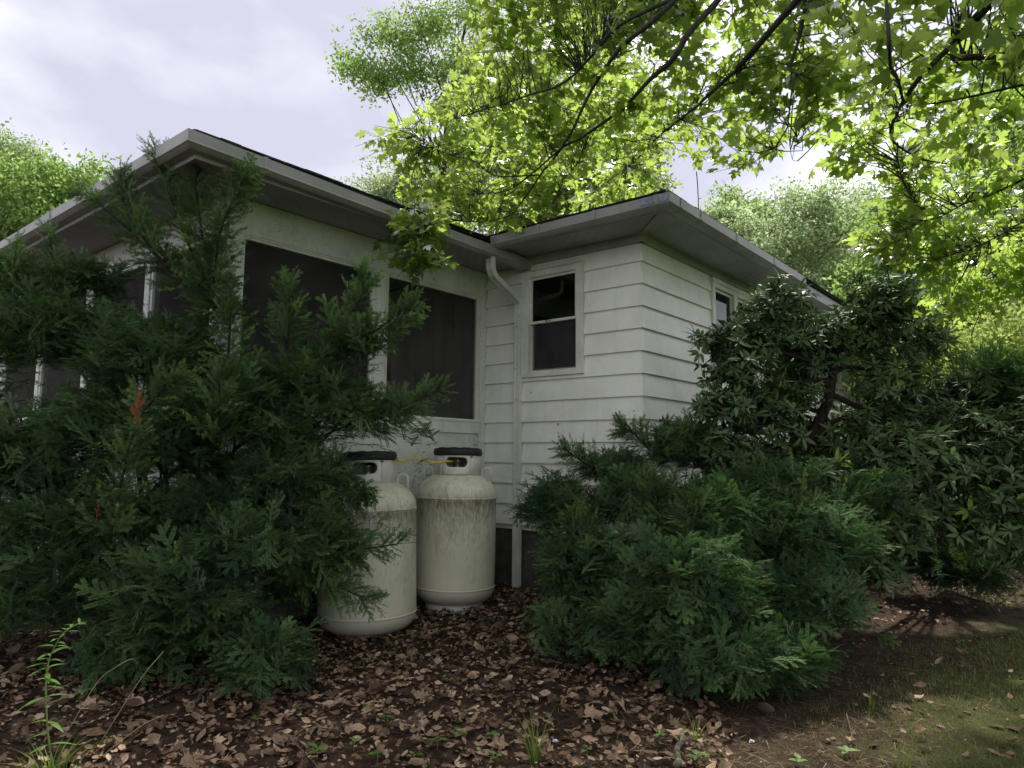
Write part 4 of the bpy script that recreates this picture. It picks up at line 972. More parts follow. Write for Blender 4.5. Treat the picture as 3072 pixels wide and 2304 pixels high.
def maple():
    base = np.array([8.2, -3.9, 0.]); T = empty('maple_tree', base, 'large maple tree with bright backlit leaves overhanging the roof', 'maple tree'); loc = lambda p: np.asarray(p) - base
    z6 = lambda pts: [(1000 + .4973 * x, .4973 * y) for x, y in pts]; z7 = lambda pts: [(1972 + .4973 * x, .4973 * y) for x, y in pts]
    BR = [  # (pixel polyline, r0, r1)
        (z6([(2100, -60), (2030, 0), (1900, 60), (1700, 170), (1600, 290), (1500, 400), (1430, 470), (1330, 530), (1190, 570), (1050, 620), (880, 670), (740, 715)]), .020, .005),
        (z6([(2110, -60), (2040, 20), (1900, 150), (1750, 270), (1650, 400), (1560, 540), (1500, 660), (1440, 790), (1350, 930), (1260, 1040), (1200, 1130), (1120, 1240), (1080, 1290), (960, 1330), (780, 1335), (650, 1310)]), .024, .004),
        (z7([(420, -80), (350, 20), (190, 200), (100, 350), (0, 440)]) + z6([(1900, 490), (1750, 650), (1600, 760), (1480, 840), (1380, 890), (1300, 960), (1180, 1060), (1050, 1150), (880, 1170)]), .028, .005),
        (z7([(480, 420), (280, 600), (250, 630), (100, 750), (0, 830)]) + z6([(1880, 920), (1780, 1000)]), .016, .004),
        (z6([(1240, 1055), (980, 1060), (850, 970), (720, 940), (600, 890), (500, 820)]), .010, .003),
        (z6([(1040, 1160), (1000, 1260), (960, 1330)]), .006, .003),
        (z6([(1540, 820), (1500, 940), (1440, 1030), (1380, 1090), (1350, 1180)]), .008, .003),
        (z6([(1280, 570), (1380, 650), (1480, 680), (1550, 770)]), .005, .004),
        (z7([(900, -60), (880, 110), (860, 220), (800, 400), (830, 450), (810, 560), (790, 720), (780, 780), (700, 900)]), .013, .003),
        (z7([(1380, 0), (1400, 270), (1410, 420), (1450, 480), (1480, 600)]), .010, .010),
        (z7([(1800, 250), (1600, 450), (1490, 600), (1420, 740), (1410, 830), (1480, 900), (1600, 960), (1760, 990)]), .019, .005),
        (z7([(1450, 860), (1450, 950), (1480, 1080), (1550, 1200), (1620, 1260)]), .006, .003),
        (z7([(2350, 1020), (2212, 1080), (2000, 1180), (1850, 1230), (1700, 1310), (1550, 1350), (1450, 1440)]), .012, .003),
        (z7([(2500, 280), (2212, 320), (2050, 335), (1900, 345), (1780, 350)]), .026, .018),
        (z7([(2400, 480), (2212, 510), (1950, 570), (1700, 620), (1500, 640)]), .012, .004),
        (z7([(2400, 1300), (2212, 1340), (2100, 1400), (1900, 1500), (1700, 1560)]), .009, .003),
        ([(1323, 652), (1292, 668), (1264, 692), (1250, 745), (1256, 780)], .006, .002),
        (z7([(790, 770), (800, 880), (815, 960), (845, 972)]), .003, .0015), (z7([(815, 960), (830, 880), (860, 770)]), .002, .001),
    ]
    nodes = []; starts = []
    for pl, r0, r1 in BR:
        a = np.array(pl); d = mdepth(a[:, 0], a[:, 1]) - .1; P = [px(x, y, k) for (x, y), k in zip(a, d)]
        limb('branch', [loc(p) for p in P], r0 * .72, r1 * .8, 'bark_maple', T, 8)
        sp = np.array(spline(P, 4)); nodes.append(sp)
        if r0 > .0125: starts.append((P[0], r0))
    # trunk and main limbs out of view to the right and overhead
    limb('trunk', [(0, 0, -.1), (.05, .02, 1.2), (-.05, .1, 2.6), (-.1, .1, 4.2), (.1, .2, 6.2)], .24, .12, 'bark_grey', T, 16, .8)
    for p, r0 in starts:
        st = np.array([-.08, .1, 2.7 + 1.5 * rng.random()]); q = loc(p); mid = st + (q - st) * .55 + np.array([0, 0, .55])
        limb('limb', [st, mid, q], max(.05, r0 * 1.8), r0, 'bark_maple', T, 8)
    over = []
    for k in range(12):
        a = rng.random() * 6.28; e = base + np.array([4.4 * math.cos(a) - 2.2, 4.0 * math.sin(a) - .5, 5.0 + 2.6 * rng.random()])
        X, Y, Wd = proj(e)
        st = base + np.array([-.05, .1, 3.6 + 2.2 * rng.random()]); mid = (st + e) / 2 + np.array([0, 0, .5])
        pts = np.array(spline([st, mid, e], 6)); X, Y, Wd = proj(pts)
        if ((Wd > .3) & (X > -100) & (X < 3172) & (Y > -60)).any(): continue
        limb('limb', [loc(st), loc(mid), loc(e)], .06, .015, 'bark_maple', T, 8); nodes.append(pts)
    nodes = np.concatenate(nodes)
    # twig anchors inside the outline in view, and over the yard out of view
    A = []
    while len(A) < 1250:
        x = rng.uniform(1080, 3300, 400); y = rng.uniform(-300, 960, 400); ok = in_poly(x, y, MPOLY)
        gap = (np.hypot(x - 2470, (y - 95)) < 58) | (np.hypot(x - 2560, (y - 300)) < 40) | (np.hypot(x - 2330, y - 240) < 26)
        ok &= ~gap
        d = mdepth(x, y); wgt = (d / 6.5) ** 2; ok &= rng.random(400) < np.clip(wgt * 1.15, .10, 1)
        for xx, yy, dd in zip(x[ok], y[ok], d[ok]): A.append(px(xx, yy, dd + abs(rng.normal()) * .45 * dd / 6))
    A = np.array(A[:1250] + [px(1195 + 120 * rng.random(), 640 + 150 * rng.random(), 5.55 + .25 * rng.random()) for _ in range(46)]); ins = np.ones(len(A), bool)
    O = np.stack([rng.uniform(1.5, 11, 2600), rng.uniform(-9.5, 1.5, 2600), rng.uniform(3.6, 7.6, 2600)], 1)
    X, Y, Wd = proj(O); inview = (Wd > .2) & (X > -150) & (X < 3250) & (Y > -120) & (Y < 2400)
    el = ((O[:, 0] - 6.0) / 5.0) ** 2 + ((O[:, 1] + 3.8) / 5.2) ** 2 + ((O[:, 2] - 5.8) / 2.3) ** 2
    O = O[~inview & (el < 1) & (np.linalg.norm(O - CAM, axis=1) > 1.6)][:170]
    AA = np.concatenate([A, O]); wood = MB(); LP_, LG, LN, LS = [], [], [], []
    for i, a in enumerate(AA):
        dn = np.linalg.norm(nodes - a, axis=1); j = np.argmin(dn); b = nodes[j]; out = a - b; dist = dn[j] + 1e-6
        dirn = norm(out / dist + rng.normal(size=3) * .35 + np.array([0, 0, -.1])); ln = .22 + .22 * rng.random()
        tip = a + dirn * ln * .5; st = a - dirn * ln * .5
        if dist > .75: b = st - dirn * .12
        if i < len(A): wood.tube([loc(b), loc((b + st) / 2 + rng.normal(size=3) * .03 + np.array([0, 0, .02])), loc(st), loc(tip)], [.0045, .0035, .0025, .0012], 4)
        k = 8 if i < len(A) else 6
        for q in range(k):
            s = (q // 2 + .5) / (k // 2); p = st + (tip - st) * s; sd = np.cross(dirn, [0, 0, 1.]); sd = sd / (np.linalg.norm(sd) + 1e-6) * (1 if q % 2 else -1)
            gdir = norm(sd * .8 + dirn * (.3 + .5 * s) + np.array([0, 0, -.45]) + rng.normal(size=3) * .3)
            LP_.append(p + gdir * .04); LG.append(gdir); LN.append(np.array([0, 0, 1.]) * .8 + norm(CAM - p) * -.15 + rng.normal(size=3) * .5); LS.append((.064 + .046 * rng.random()) * (1 if i < len(A) else 1.5))
    w_ = wood.build('twigs', 'bark_maple', T); w_['kind'] = 'stuff'
    LP_, LG, LN, LS = map(np.array, (LP_, LG, LN, LS)); rot = frames(LG, LN); which = rng.integers(0, 3, len(LP_))
    bad = in_house(LP_)
    X, Y, Wd = proj(LP_); vis = (X > 0) & (X < 3072) & (Y > 0) & (Y < 1100) & (Wd > .5)
    # keep open sky open
    keep = ~bad & ~(vis & ~in_poly(X, Y, MPOLY) & (rng.random(len(X)) < .75))
    idx = np.nonzero(keep)[0]; order = idx[np.argsort(np.where(vis[idx], Wd[idx] / LS[idx], 1e9))]; single, rest = order[:300], order[300:]
    lm = [proto_mesh('maple_leaf_mesh', p, 'maple_leaf') for p in MLEAF]
    for i in single: place('leaf', lm[which[i]], loc(LP_[i]), rot[i], LS[i], T)
    fo = join('foliage', MLEAF, LP_[rest] - base, rot[rest], LS[rest], which[rest], 'maple_leaf', T); fo['kind'] = 'stuff'
    return T
maple()

# ------------------------------------------------------------------ trees behind
def clump_proto(seed, n=21, L_=.112, spread=.42):
    r = np.random.default_rng(seed); V = []; F = []
    for k in range(n):
        p = norm(r.normal(size=3)) * spread * r.random() ** .5 * np.array([1, 1, .6]); d = norm(r.normal(size=3) + np.array([0, 0, -.3])); s = np.cross(d, norm(r.normal(size=3))); s = s / np.linalg.norm(s) * L_ * .28; b = len(V)
        V += [p, p + d * L_ * .5 + s, p + d * L_, p + d * L_ * .5 - s]; F += [(b, b + 1, b + 2), (b, b + 2, b + 3)]
    return np.array(V), np.array(F, np.int32), np.zeros(len(V), np.float32)
CL = [clump_proto(s) for s in range(4)]
def tree(name, label, base, lobes, n, m, bark='bark_grey', tr=.16, leafs=1., cat='tree', group='trees behind the house', shell=.8):
    base = np.asarray(base, float); T = empty(name, base, label, cat, group); loc = lambda p: np.asarray(p) - base
    P, G = [], []
    C = np.array([c for c, r in lobes]); R = np.array([r for c, r in lobes]); w = R[:, 0] * R[:, 2]; w = w / w.sum()
    # sub clusters give the crown an uneven outline with gaps
    k = rng.choice(len(C), max(16, n // 13), p=w); cc = C[k] + norm(rng.normal(size=(len(k), 3))) * R[k] * rng.uniform(.35, 1.32, (len(k), 1))
    j = rng.integers(0, len(cc), n); P = cc[j] + rng.normal(size=(n, 3)) * (R[k][j].mean(1) * .10 * rng.uniform(.6, 1.6, n) + .09)[:, None] * np.array([1.25, 1.25, .5])
    ok = ~in_house(P); P = P[ok]; jj = j[ok]; n = len(P)
    rot = frames(norm(rng.normal(size=(n, 3))), norm(rng.normal(size=(n, 3)))); scl = leafs * (.7 + .6 * rng.random(n)); which = rng.integers(0, 4, n)
    top = C[np.argmax(C[:, 2])]
    limb('trunk', [(0, 0, -.2), loc(base + (top - base) * .4 + rng.normal(size=3) * .15), loc(base + (top - base) * .75 + rng.normal(size=3) * .2), loc(top)], tr, tr * .2, bark, T, 10)
    wood = MB()
    for c in cc[rng.choice(len(cc), min(len(cc), 24), replace=False)]:
        t = np.clip((c[2] - base[2]) / max(top[2] - base[2], .1) - .25, .2, .9); a = base + (top - base) * t; mid = (a + c) / 2 + rng.normal(size=3) * .12
        wood.tube([loc(a), loc(mid), loc(c)], [tr * .2, tr * .1, .006], 5)
    w_ = wood.build('branches', bark, T); w_['kind'] = 'stuff'
    ct = rng.random(len(cc)); fo = join('crown', CL, P - base, rot, scl, which, m, T, np.clip(ct[jj] + .2 * rng.normal(size=len(jj)), 0, .999)); fo['kind'] = 'stuff'; return T
def TL(x, y, d, rx, rz): return (px(x, y, d), np.array([rx, rx, rz]))
def gb(x, d): p = px(x, 1400, d); return (p[0], p[1], 0)
tree('locust_tree', 'tall airy locust tree rising behind the porch roof', gb(1290, 21), [TL(1150, 190, 21, 1.0, .9), TL(1230, 90, 21, .9, .8), TL(1330, 160, 21.5, 1.1, 1.2), TL(1130, 240, 20.5, .6, .25), TL(1400, 60, 22, 1.3, 1.0), TL(1300, 290, 21, .7, .4), TL(1420, 250, 22, 1.0, 1.0)], 800, 'far_leaf_a', 'bark_dark', .17, 1.)
tree('willow_tree', 'pale feathery willow showing over the porch gutter', gb(1180, 26), [TL(1120, 590, 26, 1.1, .9), TL(1200, 540, 26, 1.2, 1.0), TL(1300, 600, 27, 1.6, 1.0), TL(1420, 560, 27, 1.6, 1.3)], 900, 'far_leaf_pale_haze', 'bark_grey', .2, 1.1)
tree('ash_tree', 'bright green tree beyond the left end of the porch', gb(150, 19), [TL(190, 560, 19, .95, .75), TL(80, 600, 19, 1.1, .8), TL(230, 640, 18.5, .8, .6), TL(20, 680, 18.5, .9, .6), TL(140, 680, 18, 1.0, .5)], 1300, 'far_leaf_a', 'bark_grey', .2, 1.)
tree('poplar_tree', 'grey green tree standing behind the bright tree left of the porch', gb(10, 28), [TL(20, 480, 28, 1.1, .8), TL(-80, 520, 28, 1.6, 1.4), TL(60, 560, 28, 1.0, .9)], 600, 'far_leaf_pale_haze', 'bark_grey', .25, 1.2)
tree('elm_tree', 'sunlit green tree directly behind the valley of the two roofs', gb(1650, 15), [TL(1500, 620, 15, 1.1, .8), TL(1700, 560, 15, 1.3, .9), TL(1880, 520, 15.5, 1.0, .9), TL(1650, 400, 16, 1.3, 1.0), TL(1480, 480, 16, 1.0, .9), TL(1850, 330, 17, 1.0, .9), TL(1560, 280, 17, 1.2, .9)], 2300, 'far_leaf_gold', 'bark_grey', .2, .95)
tree('pine_tree', 'thin dark trunked pine high behind the maple boughs', gb(1790, 24), [TL(1790, 60, 24, .9, 1.0), TL(1740, -60, 24, 1.0, .9), TL(1860, 20, 24, .8, .6)], 420, 'far_leaf_pale_haze', 'bark_dark', .22, 1.)
tree('oak_tree', 'pale hazy oak crown beyond the right hand gutter', gb(2360, 20), [TL(2260, 700, 20, 1.2, .8), TL(2400, 680, 20, 1.3, .9), TL(2520, 690, 20.5, 1.2, .8), TL(2330, 820, 19.5, 1.5, 1.0), TL(2520, 840, 19.5, 1.5, 1.1), TL(2170, 670, 21, .5, .3), TL(2450, 960, 19, 1.6, 1.0)], 2300, 'far_leaf_pale_haze', 'bark_grey', .22, 1.)
tree('oak_tree', 'tall green oak behind the hemlock boughs', gb(2900, 16), [TL(2720, 780, 16.5, 1.1, 1.0), TL(2900, 720, 16, 1.3, 1.2), TL(3050, 600, 16, 1.3, 1.3), TL(2800, 950, 15.5, 1.3, .9), TL(3020, 900, 15, 1.2, 1.0), TL(3120, 380, 17, 1.4, 1.5), TL(2650, 900, 16, .9, .8)], 2600, 'far_leaf_a', 'bark_grey', .24, 1.)
tree('birch_tree', 'slender pale tree filling the treeline between the two oaks', gb(2640, 24), [TL(2600, 640, 24, 1.2, 1.0), TL(2700, 700, 24, 1.4, 1.3), TL(2620, 820, 23, 1.5, 1.0), TL(2480, 790, 24, 1.2, .7)], 1300, 'far_leaf_pale_haze', 'bark_grey', .15, 1.)
tree('hickory_tree', 'green tree low behind the corner of the right hand roof', gb(2230, 23), [TL(2150, 650, 23, .9, .5), TL(2230, 710, 23, 1.2, .7), TL(2330, 740, 23, 1.2, .9), TL(2290, 640, 23, .5, .4)], 900, 'far_leaf_a', 'bark_grey', .15, 1.)
tree('golden_shrub', 'yellow green sunlit shrub behind the rhododendron', gb(2880, 10.5), [TL(2760, 1080, 10.5, .75, .5), TL(2920, 1050, 10.5, .8, .5), TL(3060, 1060, 10.5, .6, .5), TL(2820, 1200, 10.2, .8, .5), TL(3040, 1250, 10, .7, .6), TL(2680, 1120, 11, .5, .4)], 1500, 'far_leaf_gold', 'bark_dark', .07, .62, 'shrub', None)
tree('understory_shrub', 'green shrub row beyond the back porch', gb(2620, 14), [TL(2540, 1120, 14, .8, .7), TL(2650, 1180, 14, 1.0, .8), TL(2580, 1300, 13.5, 1.0, .6), TL(2750, 1330, 13, 1.2, .7), TL(3000, 1370, 13, 1.6, .7)], 1100, 'far_leaf_a', 'bark_dark', .08, .8, 'shrub', None)

# ------------------------------------------------------------------ leaf litter, grass and small plants on the ground
def litter_leaf(kind, seed):
    r = np.random.default_rng(seed)
    if kind == 0: v, f, t = ellip_leaf(1., .5, .35, -.3, 3)
    elif kind == 1:
        half = [(0, 0), (.08, .18), (.05, .42), (.30, .30), (.42, .52), (.52, .26), (.68, .22), (1, 0)]; out = half + [(x, -y) for x, y in half[1:-1]][::-1]; n = len(out)
        v = np.array([(.4, 0, 0)] + [(x, y, 0) for x, y in out], float); f = np.array([(0, 1 + i, 1 + (i + 1) % n) for i in range(n)], np.int32); t = np.zeros(len(v), np.float32)
    else:   # lobed oak leaf
        half = [(0, 0), (.12, .06), (.2, .2), (.28, .1), (.42, .30), (.5, .13), (.64, .33), (.72, .14), (.85, .2), (1, .0)]
        out = half + [(x, -y) for x, y in half[1:-1]][::-1]; n = len(out); v = np.array([(.5, 0, 0)] + [(x, y, 0) for x, y in out], float); f = np.array([(0, 1 + i, 1 + (i + 1) % n) for i in range(n)], np.int32); t = np.zeros(len(v), np.float32)
    v = v.copy(); v[:, 0] -= .5; c = r.normal(size=4)
    v[:, 2] = .35 * c[0] * v[:, 0] ** 2 + .9 * abs(c[1]) * v[:, 1] ** 2 + .4 * c[2] * v[:, 0] * v[:, 1] + .05 * c[3] * np.sin(9 * v[:, 0] + 5 * v[:, 1])
    v[:, 2] -= np.percentile(v[:, 2], 25); t = np.clip(.0 + v[:, 2] * 0, 0, 1).astype(np.float32)
    return v, f, t
LT = [litter_leaf(k % 3, k) for k in range(9)]
def gpoly(pts): return np.array([gp(x, y)[:2] for x, y in pts])
LIT = gpoly([(-400, 1800), (300, 1780), (700, 1830), (1050, 1800), (1480, 1770), (1560, 1720), (1700, 1800), (1800, 1950), (2080, 2080), (2220, 2180), (2150, 2400), (1700, 2600), (-100, 2600), (-500, 2200)])
LIT2 = gpoly([(2150, 1950), (2500, 1700), (2900, 1620), (3200, 1640), (3200, 1800), (2700, 1900), (2350, 2080)])
LAWN = gpoly([(2150, 2330), (2350, 2220), (2560, 2130), (2680, 2010), (2850, 1930), (3300, 1860), (3600, 2400), (3000, 3200), (2200, 2800)])
def scatter_in(poly, n):
    lo, hi = poly.min(0), poly.max(0); out = np.zeros((0, 2))
    while len(out) < n:
        p = rng.uniform(lo, hi, (n * 2, 2)); out = np.concatenate([out, p[in_poly(p[:, 0], p[:, 1], poly)]])
    return out[:n]
def litter():
    p = np.concatenate([scatter_in(LIT, 16500), scatter_in(LIT2, 2600), scatter_in(LAWN, 500)]); 
    d = np.hypot(p[:, 0] - CAM[0], p[:, 1] - CAM[1]); p = p[(d > 1.2)]; n = len(p)
    P = np.column_stack([p, gz(p[:, 0], p[:, 1]) + .004 + .038 * rng.random(n) ** 1.3])
    ok = ~((np.hypot(P[:, 0] - T1P[0], P[:, 1] - T1P[1]) < .24) | (P[:, 0] < -.01) & (P[:, 1] > -LP)); P = P[ok]; n = len(P)
    nr = np.array([0, 0, 1.]) + rng.normal(size=(n, 3)) * .5; a = rng.random(n) * 6.283; g = np.column_stack([np.cos(a), np.sin(a), .25 * rng.normal(size=n)])
    rot = frames(g, nr); s = .018 + .042 * rng.random(n) ** 1.3 + .055 * (rng.random(n) < .07); which = rng.choice(9, n, p=[.24, .03, .06] * 2 + [.24, .03, .07]); tint = rng.random(n)
    X, Y, Wd = proj(P); vis = (X > 0) & (X < 3072) & (Y < 2304); order = np.argsort(np.where(vis, Wd / s, 1e9))
    o = join('leaf_litter', LT, P[order[300:]], rot[order[300:]], s[order[300:]], which[order[300:]], 'dry_leaf', None, tint[order[300:]]); tag(o, 'brown fallen leaves covering the ground before the tanks', 'leaf litter', None, 'stuff')
    lm = [proto_mesh('fallen_leaf_mesh', q, 'dry_leaf') for q in LT]
    for i in order[:300]: place('leaf', lm[which[i]], P[i], rot[i], s[i], o)
litter()
def blade_proto(seed):
    r = np.random.default_rng(seed); b = .25 + .7 * r.random(); V = []; w = .045
    for i in range(3):
        t = i / 2; V += [(b * t * t, -w * (1 - t) - .001, t * (1 - .25 * b * t)), (b * t * t, w * (1 - t) + .001, t * (1 - .25 * b * t))]
    F = []
    for i in range(2): F += [(2 * i, 2 * i + 1, 2 * i + 3), (2 * i, 2 * i + 3, 2 * i + 2)]
    return np.array(V), np.array(F, np.int32), np.linspace(0, .5, 6).astype(np.float32) * (r.random() < .4)
BLD = [blade_proto(s) for s in range(6)]
def lawn():
    p = scatter_in(LAWN, 52000); dn = np.sin(p[:, 0] * 5.1 + 1) * np.cos(p[:, 1] * 4.3) + np.sin(p[:, 0] * 11.7 + p[:, 1] * 7.9) * .6
    p = p + rng.normal(size=p.shape) * np.array([.16, .16]); p = p[(rng.random(len(p)) < np.clip(.42 + .35 * dn + .22 * (p[:, 0] - 3.8), .05, 1))]
    q = scatter_in(gpoly([(1500, 2330), (1500, 2160), (1900, 2130), (2150, 2120), (2200, 2330)]), 420); p = np.concatenate([p, q])
    n = len(p); P = np.column_stack([p, gz(p[:, 0], p[:, 1]) - .002]); a = rng.random(n) * 6.283
    rot = np.zeros((n, 3, 3)); c, s = np.cos(a), np.sin(a); rot[:, 0, 0] = c; rot[:, 0, 1] = -s; rot[:, 1, 0] = s; rot[:, 1, 1] = c; rot[:, 2, 2] = 1
    o = join('lawn_grass', BLD, P, rot, .014 + .030 * rng.random(n) ** 2, rng.integers(0, 6, n), 'grass_leaf'); tag(o, 'thin mossy grass at the edge of the bare soil', 'grass', None, 'stuff')
    # fallen pine needles
    q = scatter_in(gpoly([(1750, 2330), (1900, 2120), (2200, 2100), (2500, 1900), (3100, 1720), (3300, 1900), (2700, 2330)]), 5200); n = len(q)
    P = np.column_stack([q, gz(q[:, 0], q[:, 1]) + .003 + .01 * rng.random(n)]); a = rng.random(n) * 6.283; g = np.column_stack([np.cos(a), np.sin(a), .12 * rng.normal(size=n)]); ndl = (np.array([(-.5, -.012, 0), (-.5, .012, 0), (.5, 0, .02)]), np.array([(0, 1, 2)], np.int32), np.zeros(3, np.float32))
    o = join('pine_needles', [ndl], P, frames(g, np.tile([0, 0, 1.], (n, 1))), .05 + .05 * rng.random(n), np.zeros(n, int), 'dry_leaf', None, rng.random(n) ** .8); tag(o, 'brown pine needles strewn over the bare soil', 'pine needles', None, 'stuff')
lawn()
def tuft(name, label, at, n, h, spread, lean=.5, group=None, m='grass_leaf'):
    b = gp(*at); b[2] = gz(b[0], b[1]); T = empty(name, b, label, 'grass', group)
    for k in range(n):
        a = rng.random() * 6.283; c, s = math.cos(a), math.sin(a); hh = h * (.55 + .6 * rng.random()); L_ = .25 + lean * rng.random()
        pts = [np.array([c * spread * rng.random(), s * spread * rng.random(), -.003])]
        for i in range(1, 6): t = i / 5; pts.append(pts[0] + np.array([c * L_ * hh * t * t, s * L_ * hh * t * t, hh * t * (1 - .35 * L_ * t)]))
        V = []; F = []
        for i, p in enumerate(pts):
            w = .0034 * (1 - i / 5.2); V += [p + np.array([-s * w, c * w, 0]), p - np.array([-s * w, c * w, 0])]
        for i in range(5): F.append((2 * i, 2 * i + 1, 2 * i + 3, 2 * i + 2))
        colr = np.zeros((len(V), 4)); colr[:, 0] = rng.random(); colr[:, 1] = np.repeat(np.linspace(0, .35, 6), 2) * (rng.random() < .4)
        link('blade', np_mesh('blade', V, F, colr), m, T)
    return T
tuft('grass_tuft', 'upright grass tuft in the leaf litter right of the seedlings', (1605, 2290), 34, .24, .035)
tuft('grass_tuft', 'grass clump at the foot of the tall leafy weed', (150, 2330), 60, .17, .11, .9)
tuft('grass_tuft', 'small grass tuft beside the pine cone near the lichened stick', (2090, 2230), 16, .13, .03, .8)
tuft('grass_tuft', 'short grass tuft alone on the bare soil', (2610, 2120), 12, .12, .025)
tuft('grass_tuft', 'wispy grass tuft at the lawn edge by the curled dead leaf', (2700, 2290), 18, .10, .06, .7)
def seedling(at, n, sz, h, label, group='green seedlings in the leaf litter'):
    b = gp(*at); b[2] = gz(b[0], b[1]); T = empty('seedling', b, label, 'seedling', group)
    MB().tube([(0, 0, -.01), (.004, .002, h * .5), (0, 0, h)], .0016, 5).build('stem', 'stem_green', T)
    me = proto_mesh('seedling_leaf_mesh', ellip_leaf(1., .52, .2, .18, 3), 'weed_leaf')
    for k in range(n):
        a = 2 * math.pi * k / n + rng.normal() * .3; g = np.array([[math.cos(a), math.sin(a), .25 + .1 * rng.normal()]]); place('leaf', me, np.array([0, 0, h * (1 - .25 * (k % 2))]), frames(g, np.array([[0, 0, 1.]]))[0], sz * (.8 + .4 * rng.random()), T)
SD = [((950, 2285), 4), ((1060, 2260), 4), ((1130, 2295), 5), ((1240, 2290), 4), ((1310, 2250), 3), ((1160, 2190), 3), ((1480, 2230), 3), ((1490, 2110), 2), ((900, 2140), 2), ((1100, 2145), 2), ((1580, 2020), 2), ((1340, 2060), 2), ((1385, 2215), 4), ((1490, 2290), 4), ((770, 2170), 2), ((1760, 2270), 4), ((1980, 2240), 5), ((2090, 2290), 5), ((2400, 2290), 5), ((2540, 2260), 4), ((1410, 2150), 3), ((2890, 1940), 3)]
NUM = {2: 'two', 3: 'three', 4: 'four', 5: 'five'}
WHERE = ['beside the bent forked twig', 'between the twig and the leaf litter edge', 'in the cluster of seedlings over pale dead leaves', 'next to a large tan dead leaf', 'at the back of the seedling cluster', 'behind the seedling cluster', 'left of the upright grass tuft', 'alone in mid litter', 'under the edge of the left yew', 'beside the pale straight twig', 'near the right yew on brown litter', 'alone below the front propane tank', 'in the middle of the litter patch', 'at the foot of the upright grass tuft', 'close to the left yew in shade', 'right of the upright grass tuft', 'between grass tuft and lichened stick', 'at the foot of the lichened stick', 'on the lawn edge by the curled dead leaf', 'in thin grass on the lawn', 'behind the tan dead leaf in litter', 'on bare soil under the hemlock']
for (at, n), wh in zip(SD, WHERE): seedling(at, n, .038 + .02 * rng.random(), .02 + .03 * rng.random(), NUM[n] + ' leaved green seedling ' + wh)
def weed():
    b = gp(165, 2330); b[2] = 0; T = empty('goldenrod_weed', b, 'tall leafy weed stalk leaning right with bright narrow leaves', 'weed')
    dref = 3.0; d0 = float((b - CAM) @ FW)
    pts = [b] + [px(x, y, d0) for x, y in ((144, 2200), (138, 2060), (145, 1990), (160, 1950), (185, 1905), (218, 1880), (245, 1868))]
    sp = spline(pts, 4); MB().tube([p - b for p in sp], [.0035 * (1 - .6 * i / len(sp)) for i in range(len(sp))], 6).build('stem', 'stem_green', T)
    me = proto_mesh('weed_leaf_mesh', ellip_leaf(1., .24, .3, .2, 3), 'weed_leaf')
    for i in range(3, len(sp) - 1):
        for q in range(1 + (i % 2)):
            t = i / len(sp); a = i * 2.4 + q * 3.1; g = RT * math.cos(a) + np.array([0, 0, .35 - .5 * (1 - t)]) + FW * .6 * math.sin(a); place('leaf', me, sp[i] - b, frames(g[None], np.array([[0, 0, 1.]]))[0], (.105 - .065 * t) * (.7 + .5 * rng.random()), T)
    for (x0, y0, x1, y1) in ((140, 2115, 262, 2070), (142, 2070, 195, 2058)):
        p, q = px(x0, y0, d0), px(x1, y1, d0); MB().tube([p - b, (p + q) / 2 - b + np.array([0, 0, .005]), q - b], [.0018, .0014, .001], 5).build('side_stem', 'stem_green', T)
        for k in range(5): g = norm(q - p) + rng.normal(size=3) * .5; place('leaf', me, q - b - (q - p) * .08 * k, frames(g[None], np.array([[0, 0, 1.]]))[0], .022, T)
weed()
def stalks():
    for k, (pl, lab) in enumerate((([(300, 2230), (420, 2040), (490, 1955)], 'long dry grass stalk slanting up beside the yew'), ([(200, 2200), (290, 2050), (350, 2000), (395, 1977), (412, 1990)], 'arched green grass stalk with drooping tip under the yew'), ([(290, 2280), (420, 2180), (490, 2145)], 'low slanting pale grass stalk at the edge of the litter'))):
        g0 = gp(*pl[0]); d0 = float((g0 - CAM) @ FW); P = [px(x, y, d0 + .05 * i) for i, (x, y) in enumerate(pl)]
        o = MB().tube(spline(P, 6), .0014, 5).build('grass_stalk', 'straw'); tag(o, lab, 'grass stalk')
stalks()
# twigs, cones, stick
TW = [((850, 2215), (960, 2330), 'bent forked twig lying on leaf litter below the yew', .005), ((865, 2240), (960, 2190), 'short curved twig crossing the bent twig', .004), ((980, 2150), (1050, 2100), 'pale straight twig among oak leaves', .0035), ((1455, 1960), (1500, 1945), 'broken piece of pale wood on leaf litter near the right yew', .008), ((1860, 2150), (1890, 2200), 'thin twig beside the pine cone', .003), ((2300, 2085), (2440, 2090), 'curved bark stick below the right yew', .007), ((2550, 1880), (2625, 1880), 'thin grey twig on the soil right of the yew', .004), ((2870, 1790), (3000, 1860), 'dark fallen branch on the soil beneath the hemlock', .012), ((2930, 1955), (3030, 1965), 'straight thin twig on the mossy lawn', .004), ((2540, 2160), (2560, 2240), 'thin twig bent towards the lawn', .003)]
for a, b, lab, r in TW:
    p, q = gp(*a), gp(*b); p[2] = q[2] = .03; m = (p + q) / 2 + np.array([rng.normal() * .03, rng.normal() * .03, .012]); o = limb('twig', [p, m, q], r, r * .5, 'bark_twig', None, 6); tag(o, lab, 'twig', 'twigs on the ground')
